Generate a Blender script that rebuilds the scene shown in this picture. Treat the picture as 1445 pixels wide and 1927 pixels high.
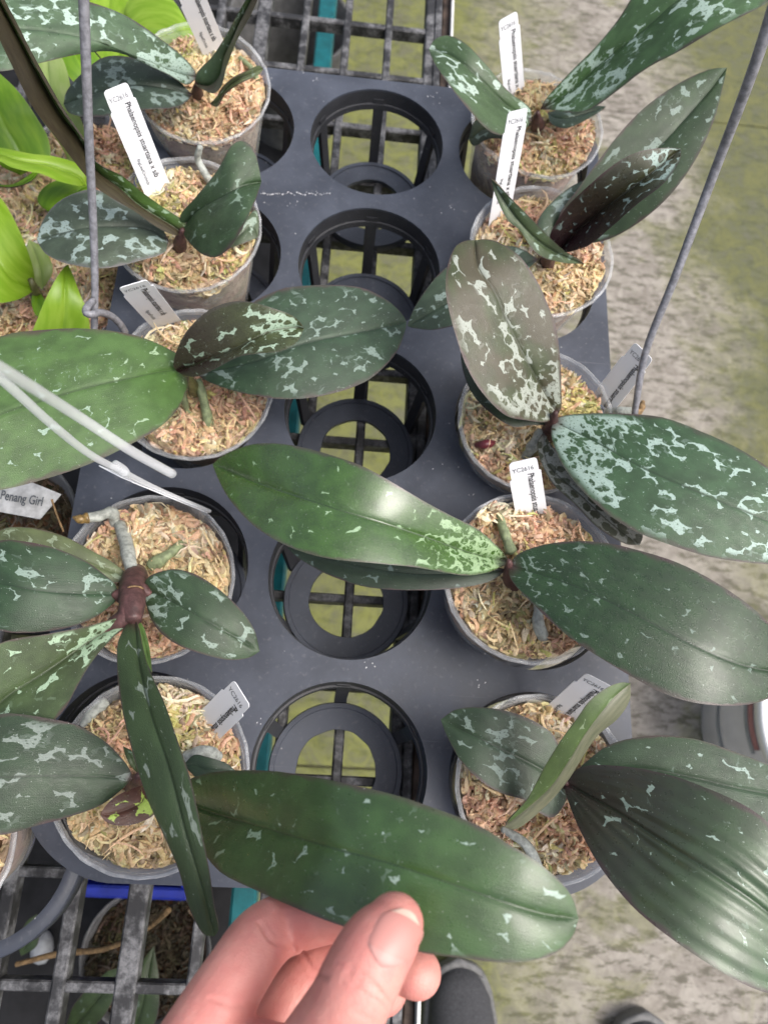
import bpy, bmesh, math, random
import numpy as np
from mathutils import Matrix, Vector
rng = np.random.default_rng(7); random.seed(7)
for o in list(bpy.data.objects): bpy.data.objects.remove(o)
S = bpy.context.scene; COL = S.collection

# ------------------------------------------------------------------ camera
FPX, RX, RY, RZ = 1420.0, .321435903, -.0883049296, .0445812289
CAM = np.array([-.0154709436, .00426343827, .47208483])
W0, H0 = 1445.0, 1927.0
def _rot(ax, a):
    return np.array(Matrix.Rotation(a, 3, ax))
RM = _rot('Z', RZ) @ _rot('Y', RY) @ _rot('X', RX)
cd = bpy.data.cameras.new('camera'); cam = bpy.data.objects.new('camera', cd); COL.objects.link(cam)
m4 = Matrix(RM.tolist()).to_4x4(); m4.translation = Vector(CAM); cam.matrix_world = m4
cd.sensor_fit = 'VERTICAL'; cd.sensor_height = 36; cd.lens = FPX/H0*36
cd.clip_start = .01; cd.clip_end = 50
cd.dof.use_dof = True; cd.dof.focus_distance = .37; cd.dof.aperture_fstop = 12
S.camera = cam

# ------------------------------------------------------------------ light: soft daylight through a greenhouse roof
SUN_EL, SUN_AZ = math.radians(58), math.radians(105)     # azimuth from +y towards +x
w = bpy.data.worlds.new('World'); S.world = w; w.use_nodes = True
wn = w.node_tree; bg = wn.nodes['Background']
sk = wn.nodes.new('ShaderNodeTexSky'); sk.sky_type = 'NISHITA'; sk.sun_disc = False
sk.sun_elevation = SUN_EL; sk.sun_rotation = SUN_AZ; sk.air_density = 1.0; sk.dust_density = 6.0; sk.ozone_density = 1.0
hs = wn.nodes.new('ShaderNodeHueSaturation'); hs.inputs['Saturation'].default_value = .6
wn.links.new(sk.outputs[0], hs.inputs['Color']); wn.links.new(hs.outputs[0], bg.inputs[0]); bg.inputs[1].default_value = .13
sl = bpy.data.lights.new('sun', 'SUN'); sl.energy = 1.3; sl.angle = math.radians(32); sl.color = (1, .97, .93)
so = bpy.data.objects.new('sun', sl); COL.objects.link(so)
sd = Vector((math.sin(SUN_AZ)*math.cos(SUN_EL), math.cos(SUN_AZ)*math.cos(SUN_EL), math.sin(SUN_EL)))
so.rotation_euler = sd.to_track_quat('Z', 'Y').to_euler()
S.view_settings.view_transform = 'Standard'; S.view_settings.look = 'None'
S.view_settings.exposure = .82; S.view_settings.gamma = 1
S.render.engine = 'CYCLES'
S.cycles.max_bounces = 10; S.cycles.transparent_max_bounces = 24

# ------------------------------------------------------------------ helpers
def ray(x, y):
    return RM @ np.array([(x-W0/2)/FPX, -(y-H0/2)/FPX, -1.0])
def P(x, y, z):
    d = ray(x, y); return CAM + d*(z-CAM[2])/d[2]
def V(a): return Vector([float(q) for q in a])
def smooth_noise(p, sc, seed=0):
    r = np.random.default_rng(seed+991); out = np.zeros(p.shape[0])
    for k in range(7):
        d = r.normal(size=p.shape[1]); d = d/np.linalg.norm(d)*sc*r.uniform(.6, 1.6)
        out += np.sin(p@d + r.uniform(0, 6.28))
    return out/7**.5*.9
def tag(o, label=None, cat=None, group=None, kind=None):
    if label: o['label'] = label
    if cat: o['category'] = cat
    if group: o['group'] = group
    if kind: o['kind'] = kind
    return o
def empty(name, loc):
    o = bpy.data.objects.new(name, None); o.empty_display_size = .01; COL.objects.link(o); o.location = V(loc); return o
def link(name, me, mat=None, parent=None, smooth=True):
    o = bpy.data.objects.new(name, me); COL.objects.link(o)
    if mat is not None:
        for mm in (mat if isinstance(mat, (list, tuple)) else [mat]): me.materials.append(mm)
    if smooth: me.polygons.foreach_set('use_smooth', np.ones(len(me.polygons), bool))
    if parent is not None: setparent(o, parent)
    return o
def setparent(o, p):
    o.parent = p; o.matrix_parent_inverse = wm(p).inverted()
def wm(q):
    m = Matrix.Translation(q.location) @ q.rotation_euler.to_matrix().to_4x4()
    return m if q.parent is None else wm(q.parent) @ q.matrix_parent_inverse @ m
def mesh(name, v, f):
    me = bpy.data.meshes.new(name); me.from_pydata(np.asarray(v, float).tolist(), [], [list(map(int, q)) for q in f]); me.update(); return me
def grid_faces(n, m, off=0, close=False, flip=False):
    f = []
    for i in range(n-1):
        for j in range(m if close else m-1):
            a, b = off+i*m+j, off+i*m+(j+1) % m; c, d = b+m, a+m
            f.append((a, d, c, b) if flip else (a, b, c, d))
    return f
def crom(pts, n=200, keys=None):
    p = np.asarray(pts, float)
    if len(p) == 1: return np.repeat(p, n, 0)
    d = np.r_[0, np.cumsum(np.linalg.norm(np.diff(p, axis=0), axis=1)**.6 + 1e-9)]; d /= d[-1]
    pe = np.vstack([2*p[0]-p[1], p, 2*p[-1]-p[-2]]); de = np.r_[-(d[1]), d, 2-d[-2]]
    t = np.linspace(0, 1, n); i = np.clip(np.searchsorted(d, t, side='right')-1, 0, len(p)-2)
    k = i+1
    h = (de[k+1]-de[k]); u = (t-de[k])/h
    m0 = ((pe[k+1]-pe[k-1])/(de[k+1]-de[k-1])[:, None])*h[:, None]
    m1 = ((pe[k+2]-pe[k])/(de[k+2]-de[k])[:, None])*h[:, None]
    u = u[:, None]
    return (2*u**3-3*u**2+1)*pe[k]+(u**3-2*u**2+u)*m0+(-2*u**3+3*u**2)*pe[k+1]+(u**3-u**2)*m1
def arc(pts, ts, n=400):
    q = crom(pts, n); s = np.r_[0, np.cumsum(np.linalg.norm(np.diff(q, axis=0), axis=1))]; s /= s[-1]
    return np.stack([np.interp(ts, s, q[:, k]) for k in range(q.shape[1])], 1)
def zint(zl, ts):
    zl = np.atleast_1d(np.asarray(zl, float))
    if len(zl) == 1: return np.full(len(ts), zl[0])
    q = crom(np.stack([np.linspace(0, 1, len(zl)), zl], 1), 200); return np.interp(ts, q[:, 0], q[:, 1])
def tube(pts, rad, seg=12, n=40, wob=0, seed=0, cap=True):
    pts = np.asarray(pts, float); ts = np.linspace(0, 1, n); c = arc(pts, ts)
    r = zint(rad, ts)
    if wob: r = r*(1+wob*smooth_noise(ts[:, None]*5, 2.2, seed))
    tg = np.gradient(c, axis=0); tg /= np.linalg.norm(tg, axis=1)[:, None]
    up = np.array([0.3, .2, 1.0]) if abs(tg[0, 2]) < .9 else np.array([1., 0, 0])
    v = []; nprev = None
    for i in range(n):
        a = np.cross(tg[i], up) if nprev is None else nprev - tg[i]*np.dot(nprev, tg[i])
        a /= np.linalg.norm(a); nprev = a; b = np.cross(tg[i], a)
        an = np.linspace(0, 2*np.pi, seg, endpoint=False)
        v.append(c[i]+r[i]*(np.cos(an)[:, None]*a+np.sin(an)[:, None]*b))
    v = np.vstack(v); f = grid_faces(n, seg, close=True)
    if cap:
        v = np.vstack([v, c[0]-tg[0]*r[0]*.4, c[-1]+tg[-1]*r[-1]*.4]); k0, k1 = n*seg, n*seg+1
        for j in range(seg):
            f.append((k0, (j+1) % seg, j)); f.append((k1, (n-1)*seg+j, (n-1)*seg+(j+1) % seg))
    return v, f
def merge(parts):
    V_, F_ = [], []; o = 0
    for v, f in parts:
        V_.append(np.asarray(v, float)); F_ += [tuple(i+o for i in q) for q in f]; o += len(v)
    return np.vstack(V_), F_
def boxvf(x0, x1, y0, y1, z0, z1, bev=0):
    bm = bmesh.new(); bmesh.ops.create_cube(bm, size=1)
    for v in bm.verts: v.co = ((x0+x1)/2+v.co.x*(x1-x0), (y0+y1)/2+v.co.y*(y1-y0), (z0+z1)/2+v.co.z*(z1-z0))
    if bev: bmesh.ops.bevel(bm, geom=list(bm.edges), offset=bev, segments=1, affect='EDGES')
    vs = [tuple(v.co) for v in bm.verts]; bm.verts.index_update(); fs = [tuple(v.index for v in q.verts) for q in bm.faces]; bm.free(); return vs, fs
def lathe(prof, seg=64):
    an = np.linspace(0, 2*np.pi, seg, endpoint=False)
    v = np.vstack([np.stack([r*np.cos(an), r*np.sin(an), np.full(seg, z)], 1) for r, z in prof])
    return v, grid_faces(len(prof), seg, close=True)
def frame(c, axis):
    q = V(axis).normalized().to_track_quat('Z', 'Y').to_matrix(); return np.array(q), np.asarray(c, float)
def xf(v, fr): return np.asarray(v) @ fr[0].T + fr[1]

# ------------------------------------------------------------------ materials
class NT:
    def __init__(s, name):
        s.m = bpy.data.materials.new(name); s.m.use_nodes = True; s.t = s.m.node_tree; s.b = s.t.nodes['Principled BSDF']; s.out = s.t.nodes['Material Output']
    def n(s, typ, **kw):
        nd = s.t.nodes.new('ShaderNode'+typ)
        for k, v in kw.items():
            if k.startswith('i_'):
                key = k[2:]; key = int(key) if key.isdigit() else key.replace('_', ' ')
                s.set(nd.inputs[key], v)
            else: setattr(nd, k, v)
        return nd
    def set(s, inp, v):
        if isinstance(v, bpy.types.NodeSocket): s.t.links.new(v, inp)
        elif isinstance(v, (tuple, list)) and len(v) == 3 and inp.type == 'RGBA': inp.default_value = (*v, 1)
        else: inp.default_value = v
    def bsdf(s, **kw):
        for k, v in kw.items(): s.set(s.b.inputs[k.replace('_', ' ')], v)
    def mix(s, f, a, b, typ='RGBA', blend='MIX'):
        nd = s.n('Mix', data_type=typ)
        if typ == 'RGBA': nd.blend_type = blend; ins = (0, 6, 7); o = 2
        else: ins = (0, 2, 3); o = 0
        for i, v in zip(ins, (f, a, b)): s.set(nd.inputs[i], v)
        return nd.outputs[o]
    def math(s, op, a, b=0., c=0., clamp=False):
        nd = s.n('Math', operation=op, use_clamp=clamp)
        for i, v in enumerate((a, b, c)): s.set(nd.inputs[i], v)
        return nd.outputs[0]
    def rng(s, v, a, b, c=0., d=1., sm=True):
        nd = s.n('MapRange', interpolation_type='SMOOTHSTEP' if sm else 'LINEAR')
        for i, x in enumerate((v, a, b, c, d)): s.set(nd.inputs[i], x)
        return nd.outputs[0]
    def noise(s, vec, sc, det=3, rough=.5, dist=0., out=0, dim='3D'):
        nd = s.n('TexNoise', noise_dimensions=dim)
        if vec is not None: s.set(nd.inputs['Vector'], vec)
        s.set(nd.inputs['Scale'], sc); s.set(nd.inputs['Detail'], det); s.set(nd.inputs['Roughness'], rough); s.set(nd.inputs['Distortion'], dist)
        return nd.outputs[out]
    def bump(s, h, st=.3, d=.001):
        nd = s.n('Bump'); s.set(nd.inputs['Strength'], st); s.set(nd.inputs['Distance'], d); s.set(nd.inputs['Height'], h); return nd.outputs[0]
    def obj(s): return s.n('TexCoord').outputs['Object']
    def geo(s): return s.n('NewGeometry').outputs['Position']

def plain(name, col, rough=.5, spec=.5, var=.25, sc=80, bump=.0, metal=0.):
    k = NT(name); g = k.geo()
    nz = k.noise(g, sc, 4, .6)
    k.bsdf(Base_Color=k.mix(k.rng(nz, .3, .7), tuple(c*(1-var) for c in col), tuple(min(1, c*(1+var)) for c in col)), Roughness=k.rng(k.noise(g, sc*.4, 3), .3, .7, rough-.08, rough+.08), Metallic=metal)
    k.b.inputs['Specular IOR Level'].default_value = spec
    if bump: k.bsdf(Normal=k.bump(nz, bump, .001))
    return k.m
MATS = {}
def leaf_mat(name, green=(.028, .06, .028), silver=(.28, .35, .29), amt=.5, scale=2.0, seed=0, purple=0., basesil=0., rough=.36, margin=(.06, .03, .035), bright=0., brown=0., stretch=.8, tiny=.35, lvl0=0., tipsil=0., coat=0.):
    green = (green[0]*.98, green[1]*.92, green[2]*.72)
    k = NT(name)
    uv = k.n('UVMap', uv_map='UVMap').outputs[0]; ls = k.n('UVMap', uv_map='LS').outputs[0]
    sx = k.n('SeparateXYZ'); k.set(sx.inputs[0], ls); t, s = sx.outputs[0], sx.outputs[1]
    mp = k.n('Mapping'); k.set(mp.inputs[0], uv); mp.inputs['Location'].default_value = (seed*7.31, seed*3.77, 0); mp.inputs['Scale'].default_value = (stretch, 1, 1)
    vec = mp.outputs[0]
    dn = k.n('VectorMath', operation='MULTIPLY_ADD'); k.set(dn.inputs[0], k.noise(vec, 2.6, 2, out=1)); dn.inputs[1].default_value = (.32,)*3; k.set(dn.inputs[2], vec)
    vo = k.n('TexVoronoi', feature='F1', voronoi_dimensions='2D'); k.set(vo.inputs['Vector'], dn.outputs[0]); vo.inputs['Scale'].default_value = scale
    v2 = k.n('TexVoronoi', feature='F1', voronoi_dimensions='2D'); k.set(v2.inputs['Vector'], dn.outputs[0]); v2.inputs['Scale'].default_value = scale*2.1
    low = k.noise(vec, .62, 2, .5)
    a = k.rng(low, .40, .66, 0, 1)
    bs = k.rng(t, .0, .42, basesil, 0.)
    lvl = k.math('ADD', k.math('MULTIPLY_ADD', a, amt, lvl0), bs)
    if tipsil: lvl = k.math('ADD', lvl, k.rng(t, .45, .85, 0., tipsil))
    thr = k.math('SUBTRACT', .84, k.math('MULTIPLY', lvl, .52))
    edge = k.noise(vec, 9, 2)
    d = k.math('ADD', vo.outputs[0], k.math('MULTIPLY', k.math('SUBTRACT', edge, .5), .16))
    m1 = k.rng(k.math('SUBTRACT', d, thr), 0, .045)
    d2 = k.math('ADD', v2.outputs[0], k.math('MULTIPLY', k.math('SUBTRACT', edge, .5), .18))
    m2 = k.math('MULTIPLY', k.rng(k.math('SUBTRACT', d2, k.math('SUBTRACT', .84, k.math('MULTIPLY', lvl, .40))), 0, .05), tiny*2, clamp=True)
    m1 = k.math('MULTIPLY', m1, k.rng(d2, .10, .20, .25, 1.))
    near = k.rng(t, .12, .35, 1., 0.)
    msk = k.mix(k.math('MULTIPLY', near, .0 if basesil < .2 else 1.), k.math('MAXIMUM', m1, k.math('MULTIPLY', k.math('MULTIPLY', m2, a), .35)), k.math('MAXIMUM', m2, k.math('MULTIPLY', m1, .9)), 'FLOAT')
    # keep margins and midrib free of silver
    sab = k.math('ABSOLUTE', s)
    msk = k.math('MULTIPLY', msk, k.rng(sab, .80, .95, 1, .15)); msk = k.math('MULTIPLY', msk, k.rng(sab, .0, .05, .25, 1))
    gv = k.mix(k.rng(k.noise(vec, 1.1, 3), .3, .7), tuple(c*.78 for c in green), tuple(c*1.25 for c in green))
    gv = k.mix(k.math('MULTIPLY', k.rng(k.noise(vec, 30, 3, .7), .45, .75), .22), gv, tuple(min(.5, c*2.1+.01) for c in green))
    if bright: gv = k.mix(k.math('MULTIPLY', k.rng(t, .0, .45, 1, 0), bright), gv, (.06, .14, .02))
    if brown: gv = k.mix(k.math('MULTIPLY', k.rng(k.noise(vec, .5, 2), .35, .6), brown), gv, (.062, .050, .030))
    sv = k.mix(k.rng(k.noise(vec, 12, 2), .3, .7), tuple(c*.8 for c in silver), silver)
    if bright: sv = k.mix(k.math('MULTIPLY', k.rng(t, .0, .5, 1, 0), .7), sv, (.28, .40, .20))
    col = k.mix(msk, gv, sv)
    if purple: col = k.mix(k.math('MULTIPLY', k.math('MULTIPLY', k.rng(t, .05, .8, 1, .0), purple), k.math('SUBTRACT', 1, k.math('MULTIPLY', msk, .7))), col, (.030, .012, .016))
    pb = k.rng(t, .0, .06, .9, 0); col = k.mix(pb, col, (.05, .018, .022))
    col = k.mix(k.math('MULTIPLY', k.rng(sab, k.rng(k.noise(vec, 1.3, 2), .3, .7, .86, .97), .99), k.rng(k.noise(vec, .9, 2), .3, .7, .35, .85)), col, margin)
    col = k.mix(k.math('MULTIPLY', k.rng(sab, .0, .03, 1, 0), .65), col, tuple(c*.45 for c in green))
    # water marks: sparse pale flecks
    fl = k.rng(k.noise(vec, 5.5, 2, .6, 2.5), .72, .75); col = k.mix(k.math('MULTIPLY', fl, .6), col, (.42, .48, .42))
    vs = k.n('TexVoronoi', feature='F1', voronoi_dimensions='2D'); k.set(vs.inputs['Vector'], vec); vs.inputs['Scale'].default_value = 3.4
    cs = k.n('SeparateColor'); k.set(cs.inputs[0], vs.outputs['Color'])
    sp = k.math('MULTIPLY', k.rng(vs.outputs[0], .035, .06, 1, 0), k.rng(cs.outputs[0], .86, .88)); col = k.mix(k.math('MULTIPLY', sp, .55), col, (.5, .55, .5))
    mp2 = k.n('Mapping'); k.set(mp2.inputs[0], uv); mp2.inputs['Scale'].default_value = (.8, 9, 1)
    ve = k.noise(mp2.outputs[0], 1.6, 2, .5)
    leather = k.noise(vec, 22, 3, .6)
    h = k.math('ADD', k.math('MULTIPLY', ve, .22), k.math('MULTIPLY', leather, .55))
    k.bsdf(Base_Color=col, Normal=k.bump(h, .42, .0012), Roughness=k.math('ADD', k.rng(k.noise(vec, 3, 3), .3, .7, rough-.06, rough+.08), k.math('MULTIPLY', msk, .06)))
    k.b.inputs['Specular IOR Level'].default_value = .5
    k.b.inputs['Coat Weight'].default_value = coat; k.b.inputs['Coat Roughness'].default_value = .24
    return k.m
def under_mat(name, c1, c2, silver=None):
    k = NT(name); uv = k.n('UVMap', uv_map='UVMap').outputs[0]
    mp = k.n('Mapping'); k.set(mp.inputs[0], uv); mp.inputs['Scale'].default_value = (.5, 4, 1)
    f = k.rng(k.noise(mp.outputs[0], 1.5, 3), .3, .7); col = k.mix(f, c1, c2)
    col = k.mix(k.math('MULTIPLY', k.rng(k.noise(uv, 40, 3), .5, .75), .25), col, tuple(min(1, c*2) for c in c2))
    k.bsdf(Base_Color=col, Roughness=.45, Normal=k.bump(k.noise(uv, 25, 3), .2, .001)); return k.m
U_PURPLE = under_mat('leaf_underside_purple', (.045, .030, .022), (.075, .065, .035))
U_GREEN = under_mat('leaf_underside_green', (.07, .10, .045), (.11, .14, .07))
U_GREY = under_mat('leaf_underside_grey', (.13, .14, .12), (.2, .21, .18))
def fresh_mat(name, c, c2, streaks=True):
    k = NT(name); uv = k.n('UVMap', uv_map='UVMap').outputs[0]; ls = k.n('UVMap', uv_map='LS').outputs[0]
    sx = k.n('SeparateXYZ'); k.set(sx.inputs[0], ls)
    mp = k.n('Mapping'); k.set(mp.inputs[0], uv); mp.inputs['Scale'].default_value = (.3, 1.3, 1)
    f = k.rng(k.noise(mp.outputs[0], 1.3, 3), .35, .7); col = k.mix(f, c, c2)
    col = k.mix(k.math('MULTIPLY', k.rng(k.math('ABSOLUTE', sx.outputs[1]), .93, 1), .5), col, (.3, .42, .08))
    k.bsdf(Base_Color=col, Roughness=.34, Normal=k.bump(k.noise(uv, 14, 3), .12, .001))
    tr = k.n('BsdfTranslucent'); k.set(tr.inputs[0], k.mix(f, tuple(min(1, x*1.6) for x in c), tuple(min(1, x*1.5) for x in c2)))
    mx = k.n('MixShader'); mx.inputs[0].default_value = .38; k.t.links.new(k.b.outputs[0], mx.inputs[1]); k.t.links.new(tr.outputs[0], mx.inputs[2]); k.t.links.new(mx.outputs[0], k.out.inputs[0])
    return k.m
F1 = fresh_mat('lime_leaf', (.22, .40, .02), (.32, .50, .05)); F2 = fresh_mat('deep_lime_leaf', (.12, .27, .01), (.20, .37, .02)); F3 = fresh_mat('pale_lime_leaf', (.28, .40, .10), (.38, .48, .17))

def moss_mat():
    k = NT('sphagnum_moss'); at = k.n('Attribute', attribute_name='Col').outputs[0]
    nz = k.noise(k.geo(), 900, 2); col = k.mix(k.rng(nz, .3, .7), k.mix(1., at, (.80, .74, .66), blend='MULTIPLY'), at)
    k.bsdf(Base_Color=col, Roughness=.75); k.b.inputs['Specular IOR Level'].default_value = .25
    tr = k.n('BsdfTranslucent'); k.set(tr.inputs[0], col); mx = k.n('MixShader'); mx.inputs[0].default_value = .32
    k.t.links.new(k.b.outputs[0], mx.inputs[1]); k.t.links.new(tr.outputs[0], mx.inputs[2]); k.t.links.new(mx.outputs[0], k.out.inputs[0]); return k.m
M_MOSS = moss_mat()
def core_mat():
    k = NT('packed_moss'); g = k.geo(); n1 = k.noise(g, 90, 4, .7, 1.5); n2 = k.noise(g, 28, 2)
    c = k.mix(k.rng(n1, .3, .7), (.22, .13, .08), (.62, .48, .33)); c = k.mix(k.math('MULTIPLY', k.rng(n2, .45, .6), .5), c, (.55, .32, .26)); c = k.mix(k.math('MULTIPLY', k.rng(k.noise(g, 40, 2), .55, .68), .5), c, (.22, .21, .08))
    k.bsdf(Base_Color=c, Roughness=.85, Normal=k.bump(n1, .8, .004)); return k.m
M_CORE = core_mat()
def clear_mat(name, tint=(.93, .94, .95), film=.20, rough=.18, dirt=.10):
    k = NT(name); g = k.geo(); k.bsdf(Base_Color=tuple(c*1.05 for c in tint), Roughness=rough); k.b.inputs['Specular IOR Level'].default_value = .6
    tp = k.n('BsdfTransparent'); k.set(tp.inputs[0], tint)
    lw = k.n('LayerWeight'); lw.inputs[0].default_value = .30
    nz = k.rng(k.noise(g, 70, 4, .65, .6), .4, .75, 0, dirt)
    f = k.math('ADD', k.math('ADD', k.math('MULTIPLY', lw.outputs['Facing'], .28), film), nz, clamp=True)
    k.bsdf(Normal=k.bump(k.noise(g, 160, 3), .2, .0008))
    mx = k.n('MixShader'); k.set(mx.inputs[0], f); k.t.links.new(tp.outputs[0], mx.inputs[1]); k.t.links.new(k.b.outputs[0], mx.inputs[2]); k.t.links.new(mx.outputs[0], k.out.inputs[0]); return k.m
M_POT = clear_mat('clear_plastic', film=.05, dirt=.16, rough=.14); M_RIM = clear_mat('clear_plastic_rim', film=.10, dirt=.14, rough=.14); M_STICK = clear_mat('milky_plastic', film=.22, rough=.2, dirt=.02)
M_SMOKE_SHADE = clear_mat('smoky_shade_plastic', tint=(.42, .42, .42), film=.25)  # smoky tint; on the shelf pot it stands in for bench shade
def tray_mat(name, base=(.040, .046, .062), dust=.25, rough=.42):
    k = NT(name); g = k.geo()
    n1 = k.noise(g, 18, 5, .65); n2 = k.noise(g, 260, 3, .6); n3 = k.noise(g, 700, 2)
    c = k.mix(k.rng(n1, .35, .7), base, tuple(x*1.6 for x in base))
    c = k.mix(k.math('MULTIPLY', k.rng(n2, .55, .8), dust), c, (.22, .22, .23))
    vs = k.n('TexVoronoi', feature='F1'); k.set(vs.inputs['Vector'], g); vs.inputs['Scale'].default_value = 160; cs = k.n('SeparateColor'); k.set(cs.inputs[0], vs.outputs['Color'])
    spk = k.math('MULTIPLY', k.rng(vs.outputs[0], .05, .12, 1, 0), k.rng(cs.outputs[0], .86, .88)); c = k.mix(k.math('MULTIPLY', spk, .6), c, (.5, .5, .5))
    mp = k.n('Mapping'); k.set(mp.inputs[0], g); mp.inputs['Rotation'].default_value = (0, 0, .5); mp.inputs['Scale'].default_value = (6, 400, 20)
    scr = k.rng(k.noise(mp.outputs[0], 1.2, 2), .72, .78); c = k.mix(k.math('MULTIPLY', scr, .25), c, (.3, .3, .32))
    k.bsdf(Base_Color=c, Roughness=k.rng(n1, .3, .7, rough-.06, rough+.12), Normal=k.bump(n2, .12, .0006)); return k.m
M_TRAY = tray_mat('black_plastic_tray'); M_CELL = tray_mat('black_plastic_cell', base=(.020, .021, .025), dust=.12, rough=.42)
def grid_mat():
    k = NT('weathered_black_plastic'); g = k.geo(); n = k.noise(g, 60, 5, .7); n2 = k.noise(g, 350, 3, .7)
    f = k.math('MULTIPLY', k.rng(n, .42, .66), k.rng(n2, .3, .65, .4, 1)); nm = k.n('NewGeometry'); sz = k.n('SeparateXYZ'); k.set(sz.inputs[0], nm.outputs['Normal'])
    k.bsdf(Base_Color=k.mix(k.math('MULTIPLY', f, .7), (.018, .018, .020), (.26, .26, .27)), Roughness=.55, Normal=k.bump(n2, .3, .0008)); return k.m
M_GRID = grid_mat()
M_WIRE = plain('grey_wire', (.20, .20, .22), .42, .5, .3, 300, .3, .1)
M_WHITE = plain('white_label', (.74, .75, .78), .5, .3, .02, 60); M_INK = plain('black_ink', (.02, .02, .022), .6, .2, .1); M_INKG = plain('worn_ink', (.10, .11, .12), .6, .2, .2, 500)
M_ROOT = plain('silver_root', (.34, .36, .33), .55, .35, .3, 350, .5); M_ROOTG = plain('green_root', (.20, .24, .13), .55, .35, .35, 300, .5)
M_STEM = plain('purple_stem', (.075, .036, .034), .5, .4, .4, 200, .5); M_STEMG = plain('green_stem', (.10, .10, .035), .42, .5, .4, 250, .3)
M_TEAL = plain('teal_paint', (.008, .15, .17), .45, .4, .25, 60, .2); M_STEEL = plain('white_painted_steel', (.62, .62, .60), .4, .5, .15, 90); M_RUST = plain('dark_worn_wood', (.07, .05, .04), .7, .3, .6, 60, .5)
M_BLUE = plain('blue_plastic', (.015, .03, .30), .35, .5, .25, 60); M_TWIG = plain('dry_twig', (.20, .13, .065), .75, .3, .4, 250, .6); M_SHELF_SHADE = plain('shelf_board_painted_shade', (.008, .008, .009), .7, .3, .5, 40, .3)  # near-black shelf board colour stands in for the shade under the bench
M_MAROON = plain('maroon_petal', (.12, .02, .03), .4); M_TIP = plain('brown_root_tip', (.20, .13, .045), .4, .5, .5, 500)

# ------------------------------------------------------------------ floor (setting)
FZ = -.75
def floor_mat():
    k = NT('algae_stained_concrete'); g = k.geo(); sx = k.n('SeparateXYZ'); k.set(sx.inputs[0], g); X, Y = sx.outputs[0], sx.outputs[1]
    n0 = k.noise(g, 3.2, 5, .6); n1 = k.noise(g, 26, 6, .75, .8); n2 = k.noise(g, 90, 4, .75); n3 = k.noise(g, 6, 4, .65, .6)
    mp = k.n('Mapping'); k.set(mp.inputs[0], g); mp.inputs['Rotation'].default_value = (0, 0, .9); mp.inputs['Scale'].default_value = (1, 3.2, 1); n4 = k.noise(mp.outputs[0], 24, 5, .75)
    c = k.mix(k.rng(n1, .3, .7), (.175, .155, .132), (.31, .285, .25)); c = k.mix(k.math('MULTIPLY', k.rng(n4, .48, .60), .9), c, (.085, .077, .056)); c = k.mix(k.math('MULTIPLY', k.rng(n2, .55, .75), .4), c, (.42, .40, .36))
    # growth under the bench and along the path edge
    under = k.rng(k.math('ADD', X, k.math('MULTIPLY', k.math('SUBTRACT', n3, .5), .5)), .18, .46, 1, 0)
    right = k.math('MULTIPLY', k.rng(k.math('ADD', X, k.math('MULTIPLY', k.math('SUBTRACT', n3, .5), .5)), .56, .78), k.rng(k.math('ADD', Y, k.math('MULTIPLY', k.math('SUBTRACT', n0, .5), .6)), .30, .55))
    lowr = k.math('MULTIPLY', k.rng(n3, .5, .62), .5)
    gm = k.math('MAXIMUM', k.math('MULTIPLY', under, .92), k.math('MAXIMUM', right, lowr))
    gm = k.math('MULTIPLY', gm, k.rng(n1, .25, .6, .55, 1))
    gc = k.mix(k.rng(n1, .35, .65), (.055, .068, .010), (.145, .155, .032)); gc = k.mix(right, gc, k.mix(k.rng(n1, .35, .65), (.045, .058, .014), (.12, .12, .042)))
    c = k.mix(gm, c, gc)
    k.bsdf(Base_Color=c, Roughness=.8, Normal=k.bump(n2, .4, .004)); return k.m
M_FLOOR = floor_mat()
fl = link('floor', mesh('floor', [(-6, -6, FZ-.012), (6, -6, FZ-.012), (6, 6, FZ-.012), (-6, 6, FZ-.012)], [(0, 1, 2, 3)]), plain('joint_sand', (.10, .09, .07), .9, .2, .3, 40), smooth=False); tag(fl, kind='structure')
xs = [-2.2, -.86, 1.55, 2.8]; ys = [-2.0, .0, 1.365, 2.6, 3.8]
for i in range(3):
    for j in range(4):
        v, f = boxvf(xs[i]+.0012, xs[i+1]-.0012, ys[j]+.0012, ys[j+1]-.0012, FZ-.01, FZ, .002)
        o = link('concrete_slab', mesh('concrete_slab', v, f), M_FLOOR, fl, smooth=False)

# ------------------------------------------------------------------ bench grid
GZ = -.0755
grid_root = tag(empty('bench_grid', (0, .2, GZ-.012)), 'black weathered plastic grid bench top under the pot tray', 'grid')
def skew(v, k=.0095): v = np.asarray(v, float); v[:, 0] += k*v[:, 1]; return v
gx = [.001+.0405*i for i in range(-14, 2)]; gy = [-.133+.0634*i for i in range(-3, 17)]
for i, x in enumerate(gx):
    wd = .0125 if (i % 4 == 3) else (.0035 if x > -.1 else .0042)
    if abs(x+.1205) < .002: wd = .0065
    v, f = boxvf(x-wd, x+wd, gy[0], gy[-1], GZ-.016, GZ, .0012) if wd < .01 else boxvf(x-.0045, x+.0045, gy[0], gy[-1], GZ-.022, GZ, .0012)
    link('bar', mesh('bar', skew(v), f), M_GRID, grid_root, smooth=False)
for y in gy:
    v, f = boxvf(gx[0]-.02, .0440, y-.0032, y+.0032, GZ-.014, GZ-.0015, .001); link('bar', mesh('bar', skew(v), f), M_GRID, grid_root, smooth=False)
v, f = boxvf(.0455, .0525, gy[0], gy[-1], GZ-.022, GZ+.0015, .001); link('edge_bar', mesh('edge_bar', skew(v), f), M_GRID, grid_root, smooth=False)
v, f = boxvf(.0535, .0605, gy[0], gy[-1], GZ-.05, GZ-.004, .001); o = link('bench_rail', mesh('bench_rail', skew(v), f), M_RUST, smooth=False); tag(o, 'dark brown worn rail running along the bench edge', 'rail')
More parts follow.
